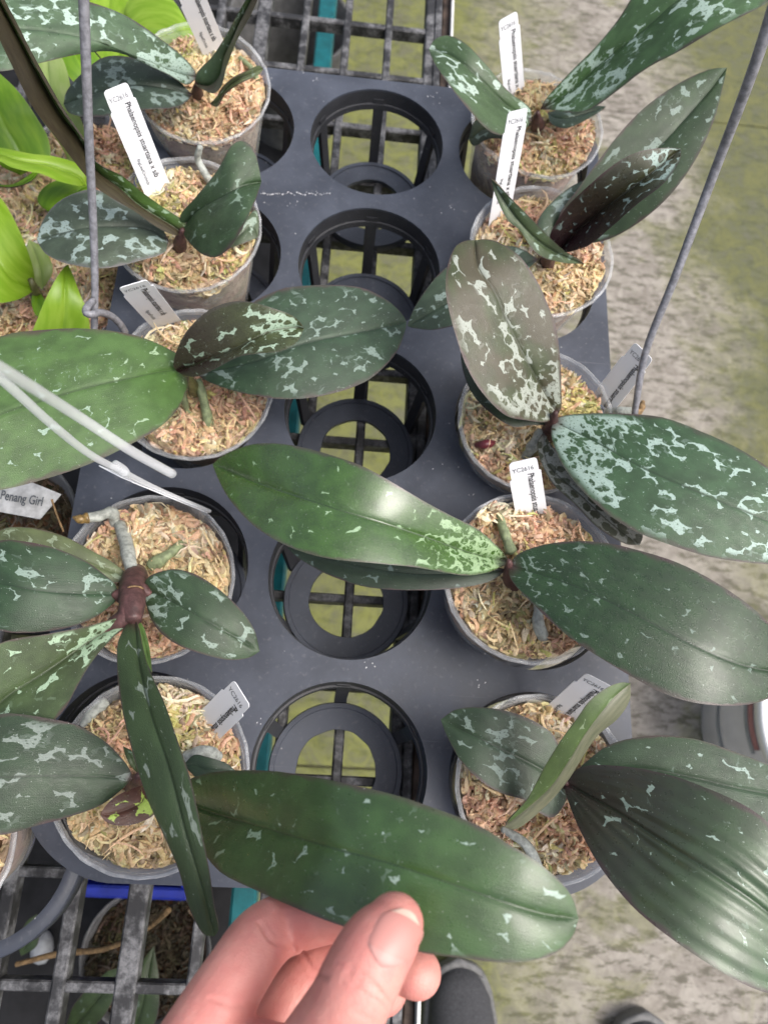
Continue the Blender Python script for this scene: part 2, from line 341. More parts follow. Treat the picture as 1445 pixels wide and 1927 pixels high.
v, f = boxvf(.0612, .0637, gy[0], gy[-1], GZ-.03, GZ+.004, .0005); o = link('edge_strip', mesh('edge_strip', skew(v), f), M_STEEL, smooth=False); tag(o, 'thin white metal strip along the right bench edge', 'strip')
v, f = boxvf(-.073, -.053, -.6, 1.4, -.235, -.20, .002); o = link('bench_beam', mesh('bench_beam', v, f), M_TEAL, smooth=False); tag(o, 'teal painted beam under the grid bench top', 'beam')

# ------------------------------------------------------------------ pot tray
PX, PY, HD, RH = .117935523, .118232569, .105, .0722828676
cells = [(c*PX, (5-r)*PY) for r in range(1, 6) for c in (-1, 0, 1)]
tray = tag(empty('pot_tray', (0, .236, -.074)), 'black plastic pot tray with three columns of round openings', 'tray')
def plate(x0, x1, y0, y1, cellsxy, R, corner, z1=0., z0=-.0035, seg=64):
    v, f = [], []
    an = np.linspace(0, 2*np.pi, seg, endpoint=False)+np.pi/seg*0
    for (cx, cy) in cellsxy:
        bx0, bx1 = cx-PX/2, cx+PX/2; by0, by1 = cy-PY/2, cy+PY/2
        if abs(cx-min(q[0] for q in cellsxy)) < 1e-6: bx0 = x0
        if abs(cx-max(q[0] for q in cellsxy)) < 1e-6: bx1 = x1
        if abs(cy-min(q[1] for q in cellsxy)) < 1e-6: by0 = y0
        if abs(cy-max(q[1] for q in cellsxy)) < 1e-6: by1 = y1
        ins, out = [], []
        for a in an:
            dx, dy = math.cos(a), math.sin(a); ins.append((cx+R*dx, cy+R*dy))
            tx = ((bx1-cx)/dx if dx > 1e-9 else (bx0-cx)/dx if dx < -1e-9 else 1e9); ty = ((by1-cy)/dy if dy > 1e-9 else (by0-cy)/dy if dy < -1e-9 else 1e9)
            tt = min(tx, ty); px, py = cx+dx*tt, cy+dy*tt
            # rounded outer corners follow the opening
            oc = (bx0 == x0 and dx < 0 or bx1 == x1 and dx > 0) and (by0 == y0 and dy < 0 or by1 == y1 and dy > 0)
            if oc: tt = min(tt, corner); px, py = cx+dx*tt, cy+dy*tt
            out.append((px, py))
        # snap corners of inner cells
        for (qx, qy) in ((bx0, by0), (bx1, by0), (bx1, by1), (bx0, by1)):
            oc = (qx in (x0, x1)) and (qy in (y0, y1))
            if oc: continue
            j = min(range(seg), key=lambda i: (out[i][0]-qx)**2+(out[i][1]-qy)**2); out[j] = (qx, qy)
        b = len(v)
        for zz in (z1, z0):
            v += [(*q, zz) for q in ins]; v += [(*q, zz) for q in out]
        for i in range(seg):
            j = (i+1) % seg
            f.append((b+i, b+seg+i, b+seg+j, b+j)); f.append((b+2*seg+i, b+2*seg+j, b+3*seg+j, b+3*seg+i))
            mx, my = (out[i][0]+out[j][0])/2, (out[i][1]+out[j][1])/2
            f.append((b+i, b+j, b+2*seg+j, b+2*seg+i))
            if mx < x0+.02 or mx > x1-.02 or my < y0+.02 or my > y1-.02: f.append((b+seg+i, b+3*seg+i, b+3*seg+j, b+seg+j))
    bm = bmesh.new(); bv = [bm.verts.new(q) for q in v]
    for q in f: bm.faces.new([bv[i] for i in q])
    bmesh.ops.remove_doubles(bm, verts=bm.verts, dist=1e-5); bmesh.ops.recalc_face_normals(bm, faces=bm.faces)
    me = bpy.data.meshes.new('deck'); bm.to_mesh(me); bm.free(); return me
def sharp(o, ang=35):
    md = o.modifiers.new('es', 'EDGE_SPLIT'); md.split_angle = math.radians(ang)
deck = link('deck', plate(-.1795, .1795, -.0635, .5355, cells, HD/2, HD/2+.0115), M_TRAY, tray); sharp(deck)
lipv, lipf = lathe([(.0527, -.0005), (.0521, -.004), (.0518, -.013), (.0505, -.0132), (.0500, -.018), (.0518, -.018), (.0535, -.010), (.0540, -.004)], 64)
me_lip = mesh('collar', lipv, lipf)
Dr, Di = .0909/2, .0545/2
rv, rf = lathe([(Di, -RH), (Dr-.0015, -RH+.0005), (Dr, -RH-.0005), (Dr+.0005, -RH-.005), (Dr-.0015, -RH-.005), (Di, -RH-.0035), (Di-.0002, -RH)], 64)
jit = 1+.012*smooth_noise(rv[:, :2]*90, 4, 3)*(np.abs(np.linalg.norm(rv[:, :2], axis=1)-Di) < .001); rv[:, 0] *= jit; rv[:, 1] *= jit
lv2, lf2 = lathe([(Dr-.004, -RH+.0004), (Dr-.0035, -RH+.0016), (Dr-.0005, -RH+.0016), (Dr, -RH)], 64)
rv, rf = merge([(rv, rf), (lv2, lf2)])
me_ring = mesh('base_ring', rv, rf)
rb = []
for s_ in (-1, 1):
    pass
def ribmesh():
    w = .0043; a = (.0512, -.009); b = (.0450, -RH-.003)
    v = []
    for (r, z), wd in ((a, w), (b, w*.95)):
        v += [(r, -wd, z), (r, wd, z), (r+.0035, wd, z), (r+.0035, -wd, z)]
    return mesh('rib', v, [(0, 1, 5, 4), (1, 2, 6, 5), (2, 3, 7, 6), (3, 0, 4, 7), (0, 3, 2, 1), (4, 5, 6, 7)])
me_rib = ribmesh(); me_lip.materials.append(M_CELL); me_ring.materials.append(M_TRAY); me_rib.materials.append(M_CELL)
for m_ in (me_lip, me_ring): m_.polygons.foreach_set('use_smooth', np.ones(len(m_.polygons), bool))
for (cx, cy) in cells:
    for nm, me in (('collar', me_lip), ('base_ring', me_ring)):
        o = bpy.data.objects.new(nm, me); COL.objects.link(o); o.location = (cx, cy, 0); setparent(o, tray); sharp(o)
    for k_ in range(6):
        o = bpy.data.objects.new('rib', me_rib); COL.objects.link(o); o.location = (cx, cy, 0); o.rotation_euler = (0, 0, math.radians(90+60*k_)); setparent(o, tray)
# worn raised lettering and scuffs on the deck
sv, sf = [], []
def fleck(x, y, a, b, rot, z=.0004):
    n = len(sv); c, s_ = math.cos(rot), math.sin(rot)
    k = random.randint(5, 7)
    for i in range(k):
        t = 2*math.pi*i/k; r = random.uniform(.6, 1.1); px, py = a*r*math.cos(t), b*r*math.sin(t); sv.append((x+px*c-py*s_, y+px*s_+py*c, z))
    sf.append(tuple(range(n, n+k)))
for i in range(34):
    q = P(492+i*3.9+random.uniform(-1, 1), 366-i*.06+random.uniform(-3, 3)*(1 if i > 12 else .5), 0); fleck(q[0], q[1], random.uniform(.0004, .0011), random.uniform(.0003, .0007), random.uniform(0, 3))
for (x, y, n_) in ((815, 186, 7), (560, 385, 4), (820, 590, 3), (890, 930, 3), (830, 880, 2), (485, 1350, 3), (540, 1330, 3), (700, 1255, 4), (900, 1285, 5), (595, 150, 5), (480, 640, 3), (1085, 600, 3), (855, 390, 4)):
    for _ in range(n_):
        q = P(x+random.gauss(0, 10), y+random.gauss(0, 6), 0)
        if all((q[0]-c[0])**2+(q[1]-c[1])**2 > (HD/2+.001)**2 for c in cells): fleck(q[0], q[1], random.uniform(.0003, .0009), .0004, random.uniform(0, 3))
M_SCUFF = plain('scuffed_plastic', (.50, .50, .52), .6, .3, .3, 600)
o = link('scuff_marks', mesh('scuff_marks', sv, sf), M_SCUFF, tray, smooth=False); tag(o, kind='stuff')

# ------------------------------------------------------------------ pots, moss, leaves, labels
PAL = np.array([(.86, .71, .45), (.86, .60, .43), (.70, .67, .30), (.50, .33, .20), (.95, .86, .66)])
def moss(center, R, axis, seed, n=2600, hump=.006, parent=None, bias=(0, 0, 0, 0, 0), towers=(), tone=1.):
    r = np.random.default_rng(seed)
    fr = frame(center, axis)
    rad = R*np.sqrt(r.uniform(0, 1, n)); th = r.uniform(0, 2*np.pi, n)
    base = np.stack([rad*np.cos(th), rad*np.sin(th)], 1)
    nz = smooth_noise(base, 95, seed)
    h = hump*(1-(rad/R)**2)+.0034*nz+.0017*smooth_noise(base, 330, seed+5) + r.normal(0, .0013, n)
    ex = []
    for (tx, ty, tr, tz, m_) in towers:
        k = r.normal(0, tr, (m_, 2)); zz = r.uniform(0, 1, m_); ex.append(np.c_[tx+k[:, 0]*(1.1-zz*.6), ty+k[:, 1]*(1.1-zz*.6), zz*tz])
    if ex:
        ex = np.vstack(ex); base = np.vstack([base, ex[:, :2]]); h = np.r_[h, ex[:, 2]]; n = len(h)
    nf = 26   # loose flyaway strands
    fr_ = R*np.sqrt(r.uniform(0, .9, nf)); ft = r.uniform(0, 6.283, nf); fb = np.stack([fr_*np.cos(ft), fr_*np.sin(ft)], 1)
    base = np.vstack([base, fb]); h = np.r_[h, hump*(1-(fr_/R)**2)+.0045+r.uniform(0, .004, nf)]; n = len(h)
    K = 6; L = r.uniform(.006, .017, n); wd = r.uniform(.0006, .0017, n); L[-nf:] = r.uniform(.016, .030, nf); wd[-nf:] = r.uniform(.0004, .0008, nf)
    ang = r.uniform(0, 2*np.pi, n); curl = r.normal(0, 2.6, n); pit = r.normal(0, .42, n); pc = r.normal(0, 1.3, n)
    t = np.linspace(-.5, .5, K)
    pos = np.zeros((n, K, 3)); tg = np.zeros((n, K, 3))
    for i in range(K):
        a = ang+curl*t[i]; b = pit+pc*t[i]; tg[:, i] = np.stack([np.cos(a)*np.cos(b), np.sin(a)*np.cos(b), np.sin(b)], 1)
    pos[:, 0] = 0
    for i in range(1, K): pos[:, i] = pos[:, i-1]+tg[:, i-1]*(L/(K-1))[:, None]
    pos -= pos.mean(1, keepdims=True); pos += np.c_[base, h][:, None, :]
    # stay inside pot
    rr = np.linalg.norm(pos[:, :, :2], axis=2); sc = np.minimum(1, (R*1.015)/np.maximum(rr, 1e-9)); pos[:, :, :2] *= sc[:, :, None]
    side = np.cross(tg, np.array([0, 0, 1.])); side /= np.linalg.norm(side, axis=2, keepdims=True)+1e-9
    tw = r.uniform(-.75, .75, n)[:, None]+r.normal(0, .7, n)[:, None]*t[None]*2
    nrm = np.cross(side, tg); sd_ = side*np.cos(tw)[:, :, None]+nrm*np.sin(tw)[:, :, None]
    prof = np.array([.35, .9, 1.15, 1.0, .85, .25])
    off = sd_*(wd[:, None]*prof[None])[:, :, None]
    mid = pos + nrm*(wd*.55)[:, None, None]
    vv = np.stack([pos-off, mid, pos+off], 2).reshape(-1, 3)
    idx = np.arange(n*K*3).reshape(n, K, 3); q = []
    for i in range(K-1):
        for j in range(2): q.append(np.stack([idx[:, i, j], idx[:, i, j+1], idx[:, i+1, j+1], idx[:, i+1, j]], 1))
    q = np.concatenate(q)
    wv = xf(vv, fr)
    # packed bed below the strands
    g = 26; bx = np.linspace(-1, 1, g); BX, BY = np.meshgrid(bx, bx); rr = np.maximum(np.abs(BX), np.abs(BY)); nn = np.sqrt(BX**2+BY**2)+1e-9
    BX, BY = BX/nn*rr*R*.995, BY/nn*rr*R*.995; b2 = np.stack([BX.ravel(), BY.ravel()], 1)
    bz = hump*(1-(np.linalg.norm(b2, axis=1)/R)**2)+.0034*smooth_noise(b2, 95, seed)-.0040
    bv = xf(np.c_[b2, bz], fr); bf = np.array(grid_faces(g, g))+len(wv)
    allv = np.vstack([wv, bv]); me = bpy.data.meshes.new('moss')
    q = np.vstack([q, bf])
    me.vertices.add(len(allv)); me.vertices.foreach_set('co', allv.ravel()); me.loops.add(q.size); me.loops.foreach_set('vertex_index', q.ravel().astype(np.int32))
    me.polygons.add(len(q)); me.polygons.foreach_set('loop_start', np.arange(0, q.size, 4, dtype=np.int32)); me.polygons.foreach_set('loop_total', np.full(len(q), 4, np.int32)); me.update(calc_edges=True); me.validate()
    # colours: patches of straw, peach, green, brown
    b3 = base
    s5 = np.stack([smooth_noise(b3, sc_, seed*5+k) for k, sc_ in enumerate((70, 80, 85, 120, 140))], 1)*.8+np.array([.55, .25, -.25, -.9, .1])+np.array(bias)+r.gumbel(0, .33, (n, 5))
    ci = s5.argmax(1); c = PAL[ci]*np.where(np.arange(n) >= n-26, 1.1, r.choice([.45, .75, 1.0, 1.15], n, p=[.14, .26, .4, .2]))[:, None]*(1+r.normal(0, .05, (n, 3)))
    c = np.clip(c*tone, 0, 1); cv = np.repeat(c, K*3, 0); cb = np.repeat(np.array([[.16, .09, .05]]), len(bv), 0)  # a low tone darkens the strands to paint in shade
    col = np.c_[np.vstack([cv, cb]), np.ones(len(allv))]
    at = me.color_attributes.new('Col', 'FLOAT_COLOR', 'POINT'); at.data.foreach_set('color', col.astype(np.float32).ravel())
    o = link('moss', me, M_MOSS, parent, smooth=False); tag(o, kind='stuff'); return o
def pot(parent, C, axis, R=.05, h=.108, seed=0, fill=.011, mat=None, rmat=None, mossn=3000, hump=.006, bias=(0, 0, 0, 0, 0), towers=(), tone=1.):
    fr = frame(C, axis); rb_ = .036
    def rr(z): return rb_+(R-.0022-rb_)*(1+z/h)
    prof = [(.012, -h+.004), (rb_-.006, -h+.003), (rb_-.001, -h), (rb_, -h+.002)]
    for z in np.linspace(-h+.01, -.012, 12): prof.append((rr(z), z))
    prof += [(R-.0026, -.008), (R-.0022, -.006)]
    for i, z in enumerate((-.0055, -.0045, -.0035)): prof.append((R-.0018+(.0004 if i % 2 else 0), z))
    v, f = lathe(prof, 72); v[:, :2] *= (1+.006*smooth_noise(np.c_[v[:, :2]*40, v[:, 2]*20], 1, seed))[:, None]
    body = link('pot', mesh('pot', xf(v, fr), f), mat or M_POT, parent)
    v, f = lathe([(R-.0018, -.0035), (R-.0012, -.0015), (R-.0002, 0), (R+.0010, -.0006), (R+.0012, -.0020), (R+.0004, -.0026), (R-.0004, -.0022)], 96)
    an = np.arctan2(v[:, 1], v[:, 0]); v[:, 2] += .0010*np.sin(an*3+seed)+.0004*np.sin(an*17+seed*2)+.0003*np.sin(an*31+seed)
    v[:, :2] *= (1+.008*np.sin(an*2+seed)+.003*np.sin(an*23+seed))[:, None]
    link('rim', mesh('rim', xf(v, fr), f), rmat or M_RIM, body)
    Rm = R-.0048
    v, f = lathe([(.001, -h+.006), (rb_-.003, -h+.006)]+[(rr(z)-.0016, z) for z in np.linspace(-h+.008, -fill-.0015, 14)]+[(Rm-.003, -fill+.0005)], 64)
    v = v*(1-.012*np.abs(smooth_noise(v, 160, seed)))[:, None]*np.array([1, 1, 1.0])
    link('packed_moss', mesh('packed_moss', xf(v, fr), f), M_CORE, parent)
    ax = np.asarray(V(axis).normalized()); moss(np.asarray(C)-ax*fill, Rm, axis, seed, mossn, hump, parent, bias, towers, tone)
    return fr
NS = np.r_[np.linspace(-1, -.14, 11), -.07, -.035, 0, .035, .07, np.linspace(.14, 1, 11)]
def leaf(parent, base, tip, L, R, z, M=None, eL=.0, eR=.0, mat=None, und='', umat=None, th=.0017, pleat=0, name='leaf', nT=44, groove=.0006, camber=.0008, label=None):
    a = np.linspace(0, 1, nT); ts = .5-.5*np.cos(np.pi*a); ts = .55*ts+.45*a
    Lp = arc([base]+L+[tip], ts); Rp = arc([base]+R+[tip], ts)
    Mp = arc([base]+M+[tip], ts) if M is not None else (Lp+Rp)/2
    zz = zint(z, ts); zL = zz+zint(eL, ts)*np.sin(np.pi*np.clip(ts, .0, 1))**.5; zR = zz+zint(eR, ts)*np.sin(np.pi*ts)**.5
    A = np.array([P(x, y, q) for (x, y), q in zip(Lp, zL)]); B = np.array([P(x, y, q) for (x, y), q in zip(Mp, zz)]); D = np.array([P(x, y, q) for (x, y), q in zip(Rp, zR)])
    s = NS if not pleat else np.linspace(-1, 1, 91); m_ = len(s)
    top = np.zeros((nT, m_, 3)); wL = np.linalg.norm(A-B, axis=1); wR = np.linalg.norm(D-B, axis=1)
    for j, sj in enumerate(s):
        e = A if sj < 0 else D; u = abs(sj); top[:, j] = B*(1-u)+e*u
    # normals
    dt = np.gradient(top, axis=0); ds = np.gradient(top, axis=1); n = np.cross(dt, ds); n /= np.linalg.norm(n, axis=2, keepdims=True)+1e-12
    view = CAM-top; sgn = np.sign((n*view).sum()); n *= sgn
    wloc = np.where(s[None, :] < 0, wL[:, None], wR[:, None]); d = np.abs(s)[None, :]*wloc
    hgt = camber*4*np.abs(s)*(1-np.abs(s))*np.minimum(1, wloc/.012)-groove*np.exp(-(d/.0009)**2)*np.minimum(1, wloc/.006)
    if pleat: hgt = hgt+pleat*np.sin(np.abs(s)[None, :]*np.pi*8.5+.3*np.sin(ts*9)[:, None])*np.clip(1.15-np.abs(s)[None, :], 0, 1)**.7*(.7+.3*np.sin(s*5+ts[:, None]*4))*np.sin(np.pi*ts)[:, None]
    und_ = 1e-4
    hgt = hgt + .0004*smooth_noise(np.c_[top.reshape(-1, 3)], 120, int(abs(base[0])+abs(tip[1]))).reshape(nT, m_)*np.sin(np.pi*np.clip(ts, 0, 1))[:, None]
    top = top+n*hgt[:, :, None]
    thick = th*(1-np.abs(s)**6)[None, :]*np.minimum(1, np.minimum(ts, 1-ts)*25+.1)[:, None]
    bot = top-n*thick[:, :, None]
    top[:, 0] = bot[:, 0] = top[:, 0]; top[:, -1] = bot[:, -1]
    v = np.vstack([top.reshape(-1, 3), bot.reshape(-1, 3)])
    f1 = grid_faces(nT, m_, 0, flip=(sgn < 0)); f2 = grid_faces(nT, m_, nT*m_, flip=(sgn > 0))
    me = mesh('leaf', v, f1+f2)
    ln = np.r_[0, np.cumsum(np.linalg.norm(np.diff(B, axis=0), axis=1))]
    uvv = np.stack([np.repeat(ln[:, None], m_, 1)*100, np.sign(s)[None, :]*d*100], 2).reshape(-1, 2); uvv = np.vstack([uvv, uvv])
    lsv = np.stack([np.repeat(ts[:, None], m_, 1), np.repeat(s[None, :], nT, 0)], 2).reshape(-1, 2); lsv = np.vstack([lsv, lsv])
    li = np.zeros(len(me.loops), np.int32); me.loops.foreach_get('vertex_index', li)
    for nm, dat in (('UVMap', uvv), ('LS', lsv)):
        l = me.uv_layers.new(name=nm); l.data.foreach_set('uv', dat[li].astype(np.float32).ravel())
    o = link(name, me, [mat, umat or U_PURPLE], parent)
    mi = np.zeros(len(me.polygons), np.int32); k = (nT-1)*(m_-1); col = np.tile(np.arange(m_-1), nT-1); half = (s[col] >= 0)
    tm = np.zeros(k, np.int32); tm[half & ('R' in und)] = 1; tm[~half & ('L' in und)] = 1
    mi[:k] = tm; mi[k:] = 1-tm if und else 1
    me.polygons.foreach_set('material_index', mi); me.update()
    if label: o['label'] = label
    return o
def root(parent, pts, rad=.0022, mat=None, seed=0, name='root', wob=.10):
    v, f = tube([P(*p) for p in pts], rad, 10, 26, wob, seed); return link(name, mesh(name, v, f), mat or M_ROOT, parent)
def text_mesh(txt, bold=0.):
    c = bpy.data.curves.new('t', 'FONT'); c.body = txt; c.size = 1; c.offset = bold; c.resolution_u = 3
    o = bpy.data.objects.new('t', c); COL.objects.link(o); dg = bpy.context.evaluated_depsgraph_get(); dg.update()
    me = bpy.data.meshes.new_from_object(o.evaluated_get(dg)); bpy.data.objects.remove(o); bpy.data.curves.remove(c)
    n = len(me.vertices); a = np.zeros(n*3, np.float32); me.vertices.foreach_get('co', a); a = a.reshape(-1, 3)
    fs = [tuple(p.vertices) for p in me.polygons]; bpy.data.meshes.remove(me); return a, fs
T_CODE = text_mesh('YC2616'); T_NAME = text_mesh('Phalaenopsis stuartiana x sib', .018); T_SMALL = text_mesh('BigLeafOrchids', .01)
def fit_text(t, x, y, w, h, rot=0, z=.00045):
    a, f = t; mn, mx = a.min(0), a.max(0); q = (a-mn)/(mx-mn+1e-9); q = np.c_[q[:, 0]*w, q[:, 1]*h]
    c, s_ = math.cos(rot), math.sin(rot); return np.c_[x+q[:, 0]*c-q[:, 1]*s_, y+q[:, 0]*s_+q[:, 1]*c, np.full(len(q), z)], f
def plant_label(bot, top, zb, zt, across, label, wd=.0185, sink=.012, tilt=0):
    """bot/top: pixel centres of the lower and upper ends, across: pixel vector towards the label's right-hand side"""
    b = P(*bot, zb); t = P(*top, zt); y = t-b; Ln = np.linalg.norm(y); y /= Ln
    mid = ((bot[0]+top[0])/2, (bot[1]+top[1])/2); zm = (zb+zt)/2
    x = P(mid[0]+across[0], mid[1]+across[1], zm+tilt)-P(mid[0], mid[1], zm); x -= y*np.dot(x, y); x /= np.linalg.norm(x)
    n = np.cross(x, y); 
    h = wd/2; hd = h*.86; Lt = Ln+sink; hh = Lt-wd*.62; r = .0022
    pts = [(-h, 0), (h, 0), (h, hh+.0015), (h-.001, hh+.0022), (hd, hh+.0020), (hd+.0002, hh+.004)]
    for k in range(5): a = k/4*math.pi/2; pts.append((hd-r+r*math.cos(a), Lt-r+r*math.sin(a)))
    for k in range(5): a = math.pi/2+k/4*math.pi/2; pts.append((-hd+r+r*math.cos(a), Lt-r+r*math.sin(a)))
    pts += [(-hd-.0002, hh+.001), (-hd, hh-.001), (-h+.0008, hh-.0012), (-h, hh-.002)]
    N_ = len(pts); v = [(px, py, .00025) for px, py in pts]+[(px, py, -.00025) for px, py in pts]
    f = [tuple(range(N_)), tuple(range(2*N_-1, N_-1, -1))]+[(i, N_+i, N_+(i+1) % N_, (i+1) % N_) for i in range(N_)]
    org = b-y*sink
    Mx = np.stack([x, y, n], 1)
    me = mesh('plant_label', np.asarray(v) @ Mx.T+org, f)
    o = link('plant_label', me, M_WHITE, smooth=False); tag(o, label, 'label', 'printed plant labels')
    def add(tv, mt):
        v_, f_ = tv; link('lettering', mesh('lettering', v_ @ Mx.T+org, f_), mt, o, smooth=False)
    add(fit_text(T_CODE, -h*.74, Lt-wd*.42, wd*.66, wd*.165), M_INKG)
    add(fit_text(T_NAME, h*.02, Lt-wd*.56, wd*2.6, wd*.27, -math.pi/2), M_INK)
    add(fit_text(T_SMALL, -h*.62, Lt-wd*2.35, wd*.95, wd*.15, -math.pi/2), M_INKG)
    return o
def orchid(key, rim, z, axis, label, seed, fill=.0085, R=.05, **kw):
    C = P(*rim, z); h = z+.0690; ax = np.asarray(V(axis).normalized())
    e = tag(empty('potted_orchid', C-ax*h), label, 'orchid', 'potted orchids in the black tray')
    pot(e, C, axis, R=R, h=h, seed=seed, fill=fill, **kw); return e
LM = leaf_mat
G = 'potted orchids in the black tray'

# ---- L1
e = orchid('L1', (378, 152), .036, (.06, -.10, 1), 'back left potted orchid, its silvery leaf arching left over lime plants', 11, bias=(.2, .1, .2, 0, .2))
leaf(e, (372, 146), (-75, 75), [(364, 128), (340, 102), (310, 78), (240, 30), (174, 5), (90, -18), (0, -25), (-50, 10)], [(352, 160), (320, 142), (290, 128), (217, 97), (155, 101), (70, 120), (0, 134), (-50, 125)], [.055, .085, .105, .12, .13, .12], M=[(330, 135), (271, 112), (155, 70), (31, 54), (-40, 60)], eL=.004, eR=-.004, mat=LM('l1a', (.055, .10, .065), (.38, .50, .43), .75, 1.9, 1, basesil=.8, bright=.0, rough=.33))
leaf(e, (362, 178), (120, 196), [(330, 147), (271, 114), (201, 107), (155, 138), (127, 170)], [(353, 190), (329, 203), (271, 207), (174, 221), (132, 213)], [.055, .062, .058, .045], M=[(310, 165), (252, 160), (194, 170), (135, 190)], eL=.004, eR=.002, mat=LM('l1b', (.030, .052, .040), (.19, .25, .22), 1.0, 2.0, 2))
leaf(e, (366, 158), (484, -22), [(372, 135), (400, 106), (425, 68), (448, 25), (468, -8)], [(400, 176), (416, 163), (424, 130), (444, 80), (470, 32), (484, 0)], [.055, .075, .10, .13, .15], M=[(395, 160), (415, 140), (424, 105), (443, 62), (463, 20)], eL=.004, eR=.012, mat=LM('l1c', (.045, .085, .04), (.3, .4, .32), .8, 2.2, 3), und='R', umat=U_PURPLE)
leaf(e, (396, 196), (496, 130), [(411, 178), (438, 149), (465, 134), (486, 123)], [(408, 200), (422, 176), (453, 155), (484, 143)], [.05, .062, .07, .062], eL=.004, eR=0, mat=LM('l1d', (.075, .10, .06), (.2, .26, .2), .25, 2.2, 4), th=.002)
v, f = tube([P(372, 185, .03), P(372, 160, .055), P(374, 148, .060)], [.0048, .004, .0015], 12, 12); link('stem', mesh('stem', v, f), M_STEM, e)
root(e, [(452, 110, .034), (470, 125, .036), (485, 150, .033)], .002, M_ROOTG, 3)
plant_label((399, 84), (352, -25), .042, .10, (53, -19), 'white plant label cut off by the top edge of the picture')
# ---- L2
e = orchid('L2', (348, 418), .045, (.05, -.06, 1), 'potted orchid with one brown folded leaf rising to the upper left corner', 12, bias=(.1, .1, .5, 0, .2), hump=.010)
leaf(e, (318, 452), (70, 450), [(295, 415), (233, 384), (182, 357), (136, 366), (101, 388), (78, 422)], [(310, 475), (271, 489), (194, 505), (128, 497), (90, 480), (75, 462)], [.06, .068, .07, .064], M=[(271, 428), (186, 427), (110, 440)], eL=.003, eR=-.002, mat=LM('l2b', (.045, .068, .055), (.28, .36, .33), .8, 1.9, 5, lvl0=.15, rough=.34, margin=(.13, .12, .12)))
leaf(e, (343, 432), (492, 342), [(340, 405), (368, 372), (407, 322), (432, 278), (447, 266), (460, 266), (477, 279), (487, 312)], [(348, 445), (364, 465), (384, 480), (408, 484), (430, 468), (453, 434), (477, 387), (488, 356)], [.065, .09, .105, .10], M=[(368, 399), (418, 368), (457, 349)], eL=.008, eR=.004, mat=LM('l2c', (.028, .058, .030), (.17, .24, .18), .30, 2.2, 6, rough=.4))
leaf(e, (420, 470), (485, 447), [(450, 430), (480, 395), (488, 415)], [(440, 464), (465, 456)], [.046, .05, .048], mat=LM('l2d', (.06, .09, .06), (.3, .38, .3), .9, 2., 7))
leaf(e, (345, 442), (-60, -100), [(325, 442), (290, 424), (256, 399), (186, 357), (155, 322), (116, 271), (58, 194), (19, 116), (-20, 30), (-62, -60)], [(356, 424), (306, 389), (268, 362), (232, 332), (182, 306), (159, 267), (116, 209), (70, 128), (31, 54), (0, -2), (-42, -78)], [.065, .085, .115, .155, .20, .235, .26], M=[(330, 428), (262, 385), (225, 352), (180, 318), (157, 270), (114, 211), (68, 130), (29, 56), (-2, 0), (-44, -77)], eL=[.006, .010, .014], eR=.004, mat=LM('l2a', (.055, .12, .03), (.32, .46, .3), .75, 2., 8), und='L', umat=under_mat('leaf_underside_brown', (.030, .022, .013), (.050, .042, .022)), label='narrow brown folded leaf')
v, f = tube([P(338, 470, .04), P(340, 450, .060), P(344, 432, .072)], [.0048, .004, .0015], 12, 12); link('stem', mesh('stem', v, f), M_STEM, e)
root(e, [(377, 276, .068), (373, 300, .058), (388, 330, .050), (398, 345, .042)], [.0018, .0024, .0026, .0028], M_ROOT, 5)
plant_label((293, 348), (217, 163), .05, .108, (69, -29), 'white plant label showing the full printed name in front of the back left pot')
# ---- L3
e = orchid('L3', (364, 720), .030, (.02, -.16, 1), 'potted orchid with a young purple leaf and a plain green leaf reaching left', 13, bias=(.1, .35, .1, .3, .1), hump=.003)
leaf(e, (355, 706), (-150, 850), [(340, 672), (325, 660), (271, 636), (213, 623), (147, 617), (78, 621), (0, 634), (-80, 680), (-130, 760)], [(356, 715), (349, 743), (329, 778), (294, 809), (232, 844), (174, 871), (97, 898), (0, 923), (-80, 925)], [.062, .085, .10, .115, .125, .12], M=[(325, 696), (232, 714), (155, 731), (39, 766), (0, 780), (-80, 810)], eL=-.002, eR=-.006, mat=LM('l3a', (.050, .105, .035), (.26, .36, .28), .25, 2.1, 21, bright=.25, rough=.36), label='broad mid-green leaf with a pale sheen')
leaf(e, (372, 704), (765, 606), [(400, 660), (440, 605), (480, 567), (523, 546), (546, 540), (613, 536), (679, 541), (726, 563), (756, 590)], [(387, 716), (438, 735), (480, 744), (530, 751), (596, 747), (663, 729), (706, 706), (746, 663), (762, 623)], [.06, .072, .074, .068, .055], M=[(480, 680), (563, 649), (629, 634), (696, 621)], eL=.0, eR=-.002, mat=LM('l3c', (.024, .052, .033), (.20, .27, .23), .62, 2.2, 22))
leaf(e, (332, 698), (572, 618), [(327, 690), (330, 668), (349, 627), (387, 588), (426, 570), (465, 567), (515, 580), (554, 596)], [(349, 707), (372, 708), (407, 692), (446, 673), (480, 667), (511, 664), (532, 660), (560, 643)], [.068, .092, .105, .11, .105], M=[(380, 681), (446, 654), (504, 625), (550, 616)], eL=.012, eR=.006, mat=LM('l3b', (.040, .055, .025), (.34, .45, .34), .55, 2.5, 23, purple=.85, tipsil=.6, rough=.30, margin=(.06, .05, .045)), label='small young purple leaf')
v, f = tube([P(372, 745, .015), P(360, 720, .05), P(345, 702, .066)], [.0048, .004, .0015], 12, 12); link('stem', mesh('stem', v, f), M_STEMG, e)
root(e, [(374, 715, .045), (383, 750, .034), (394, 800, .018)], [.0022, .003, .0036], M_ROOTG, 6); root(e, [(345, 740, .04), (352, 770, .024), (368, 800, .016)], .0020, M_ROOTG, 8)
plant_label((306, 600), (250, 534), .042, .105, (72, -18), 'white plant label standing behind the small purple leaf')
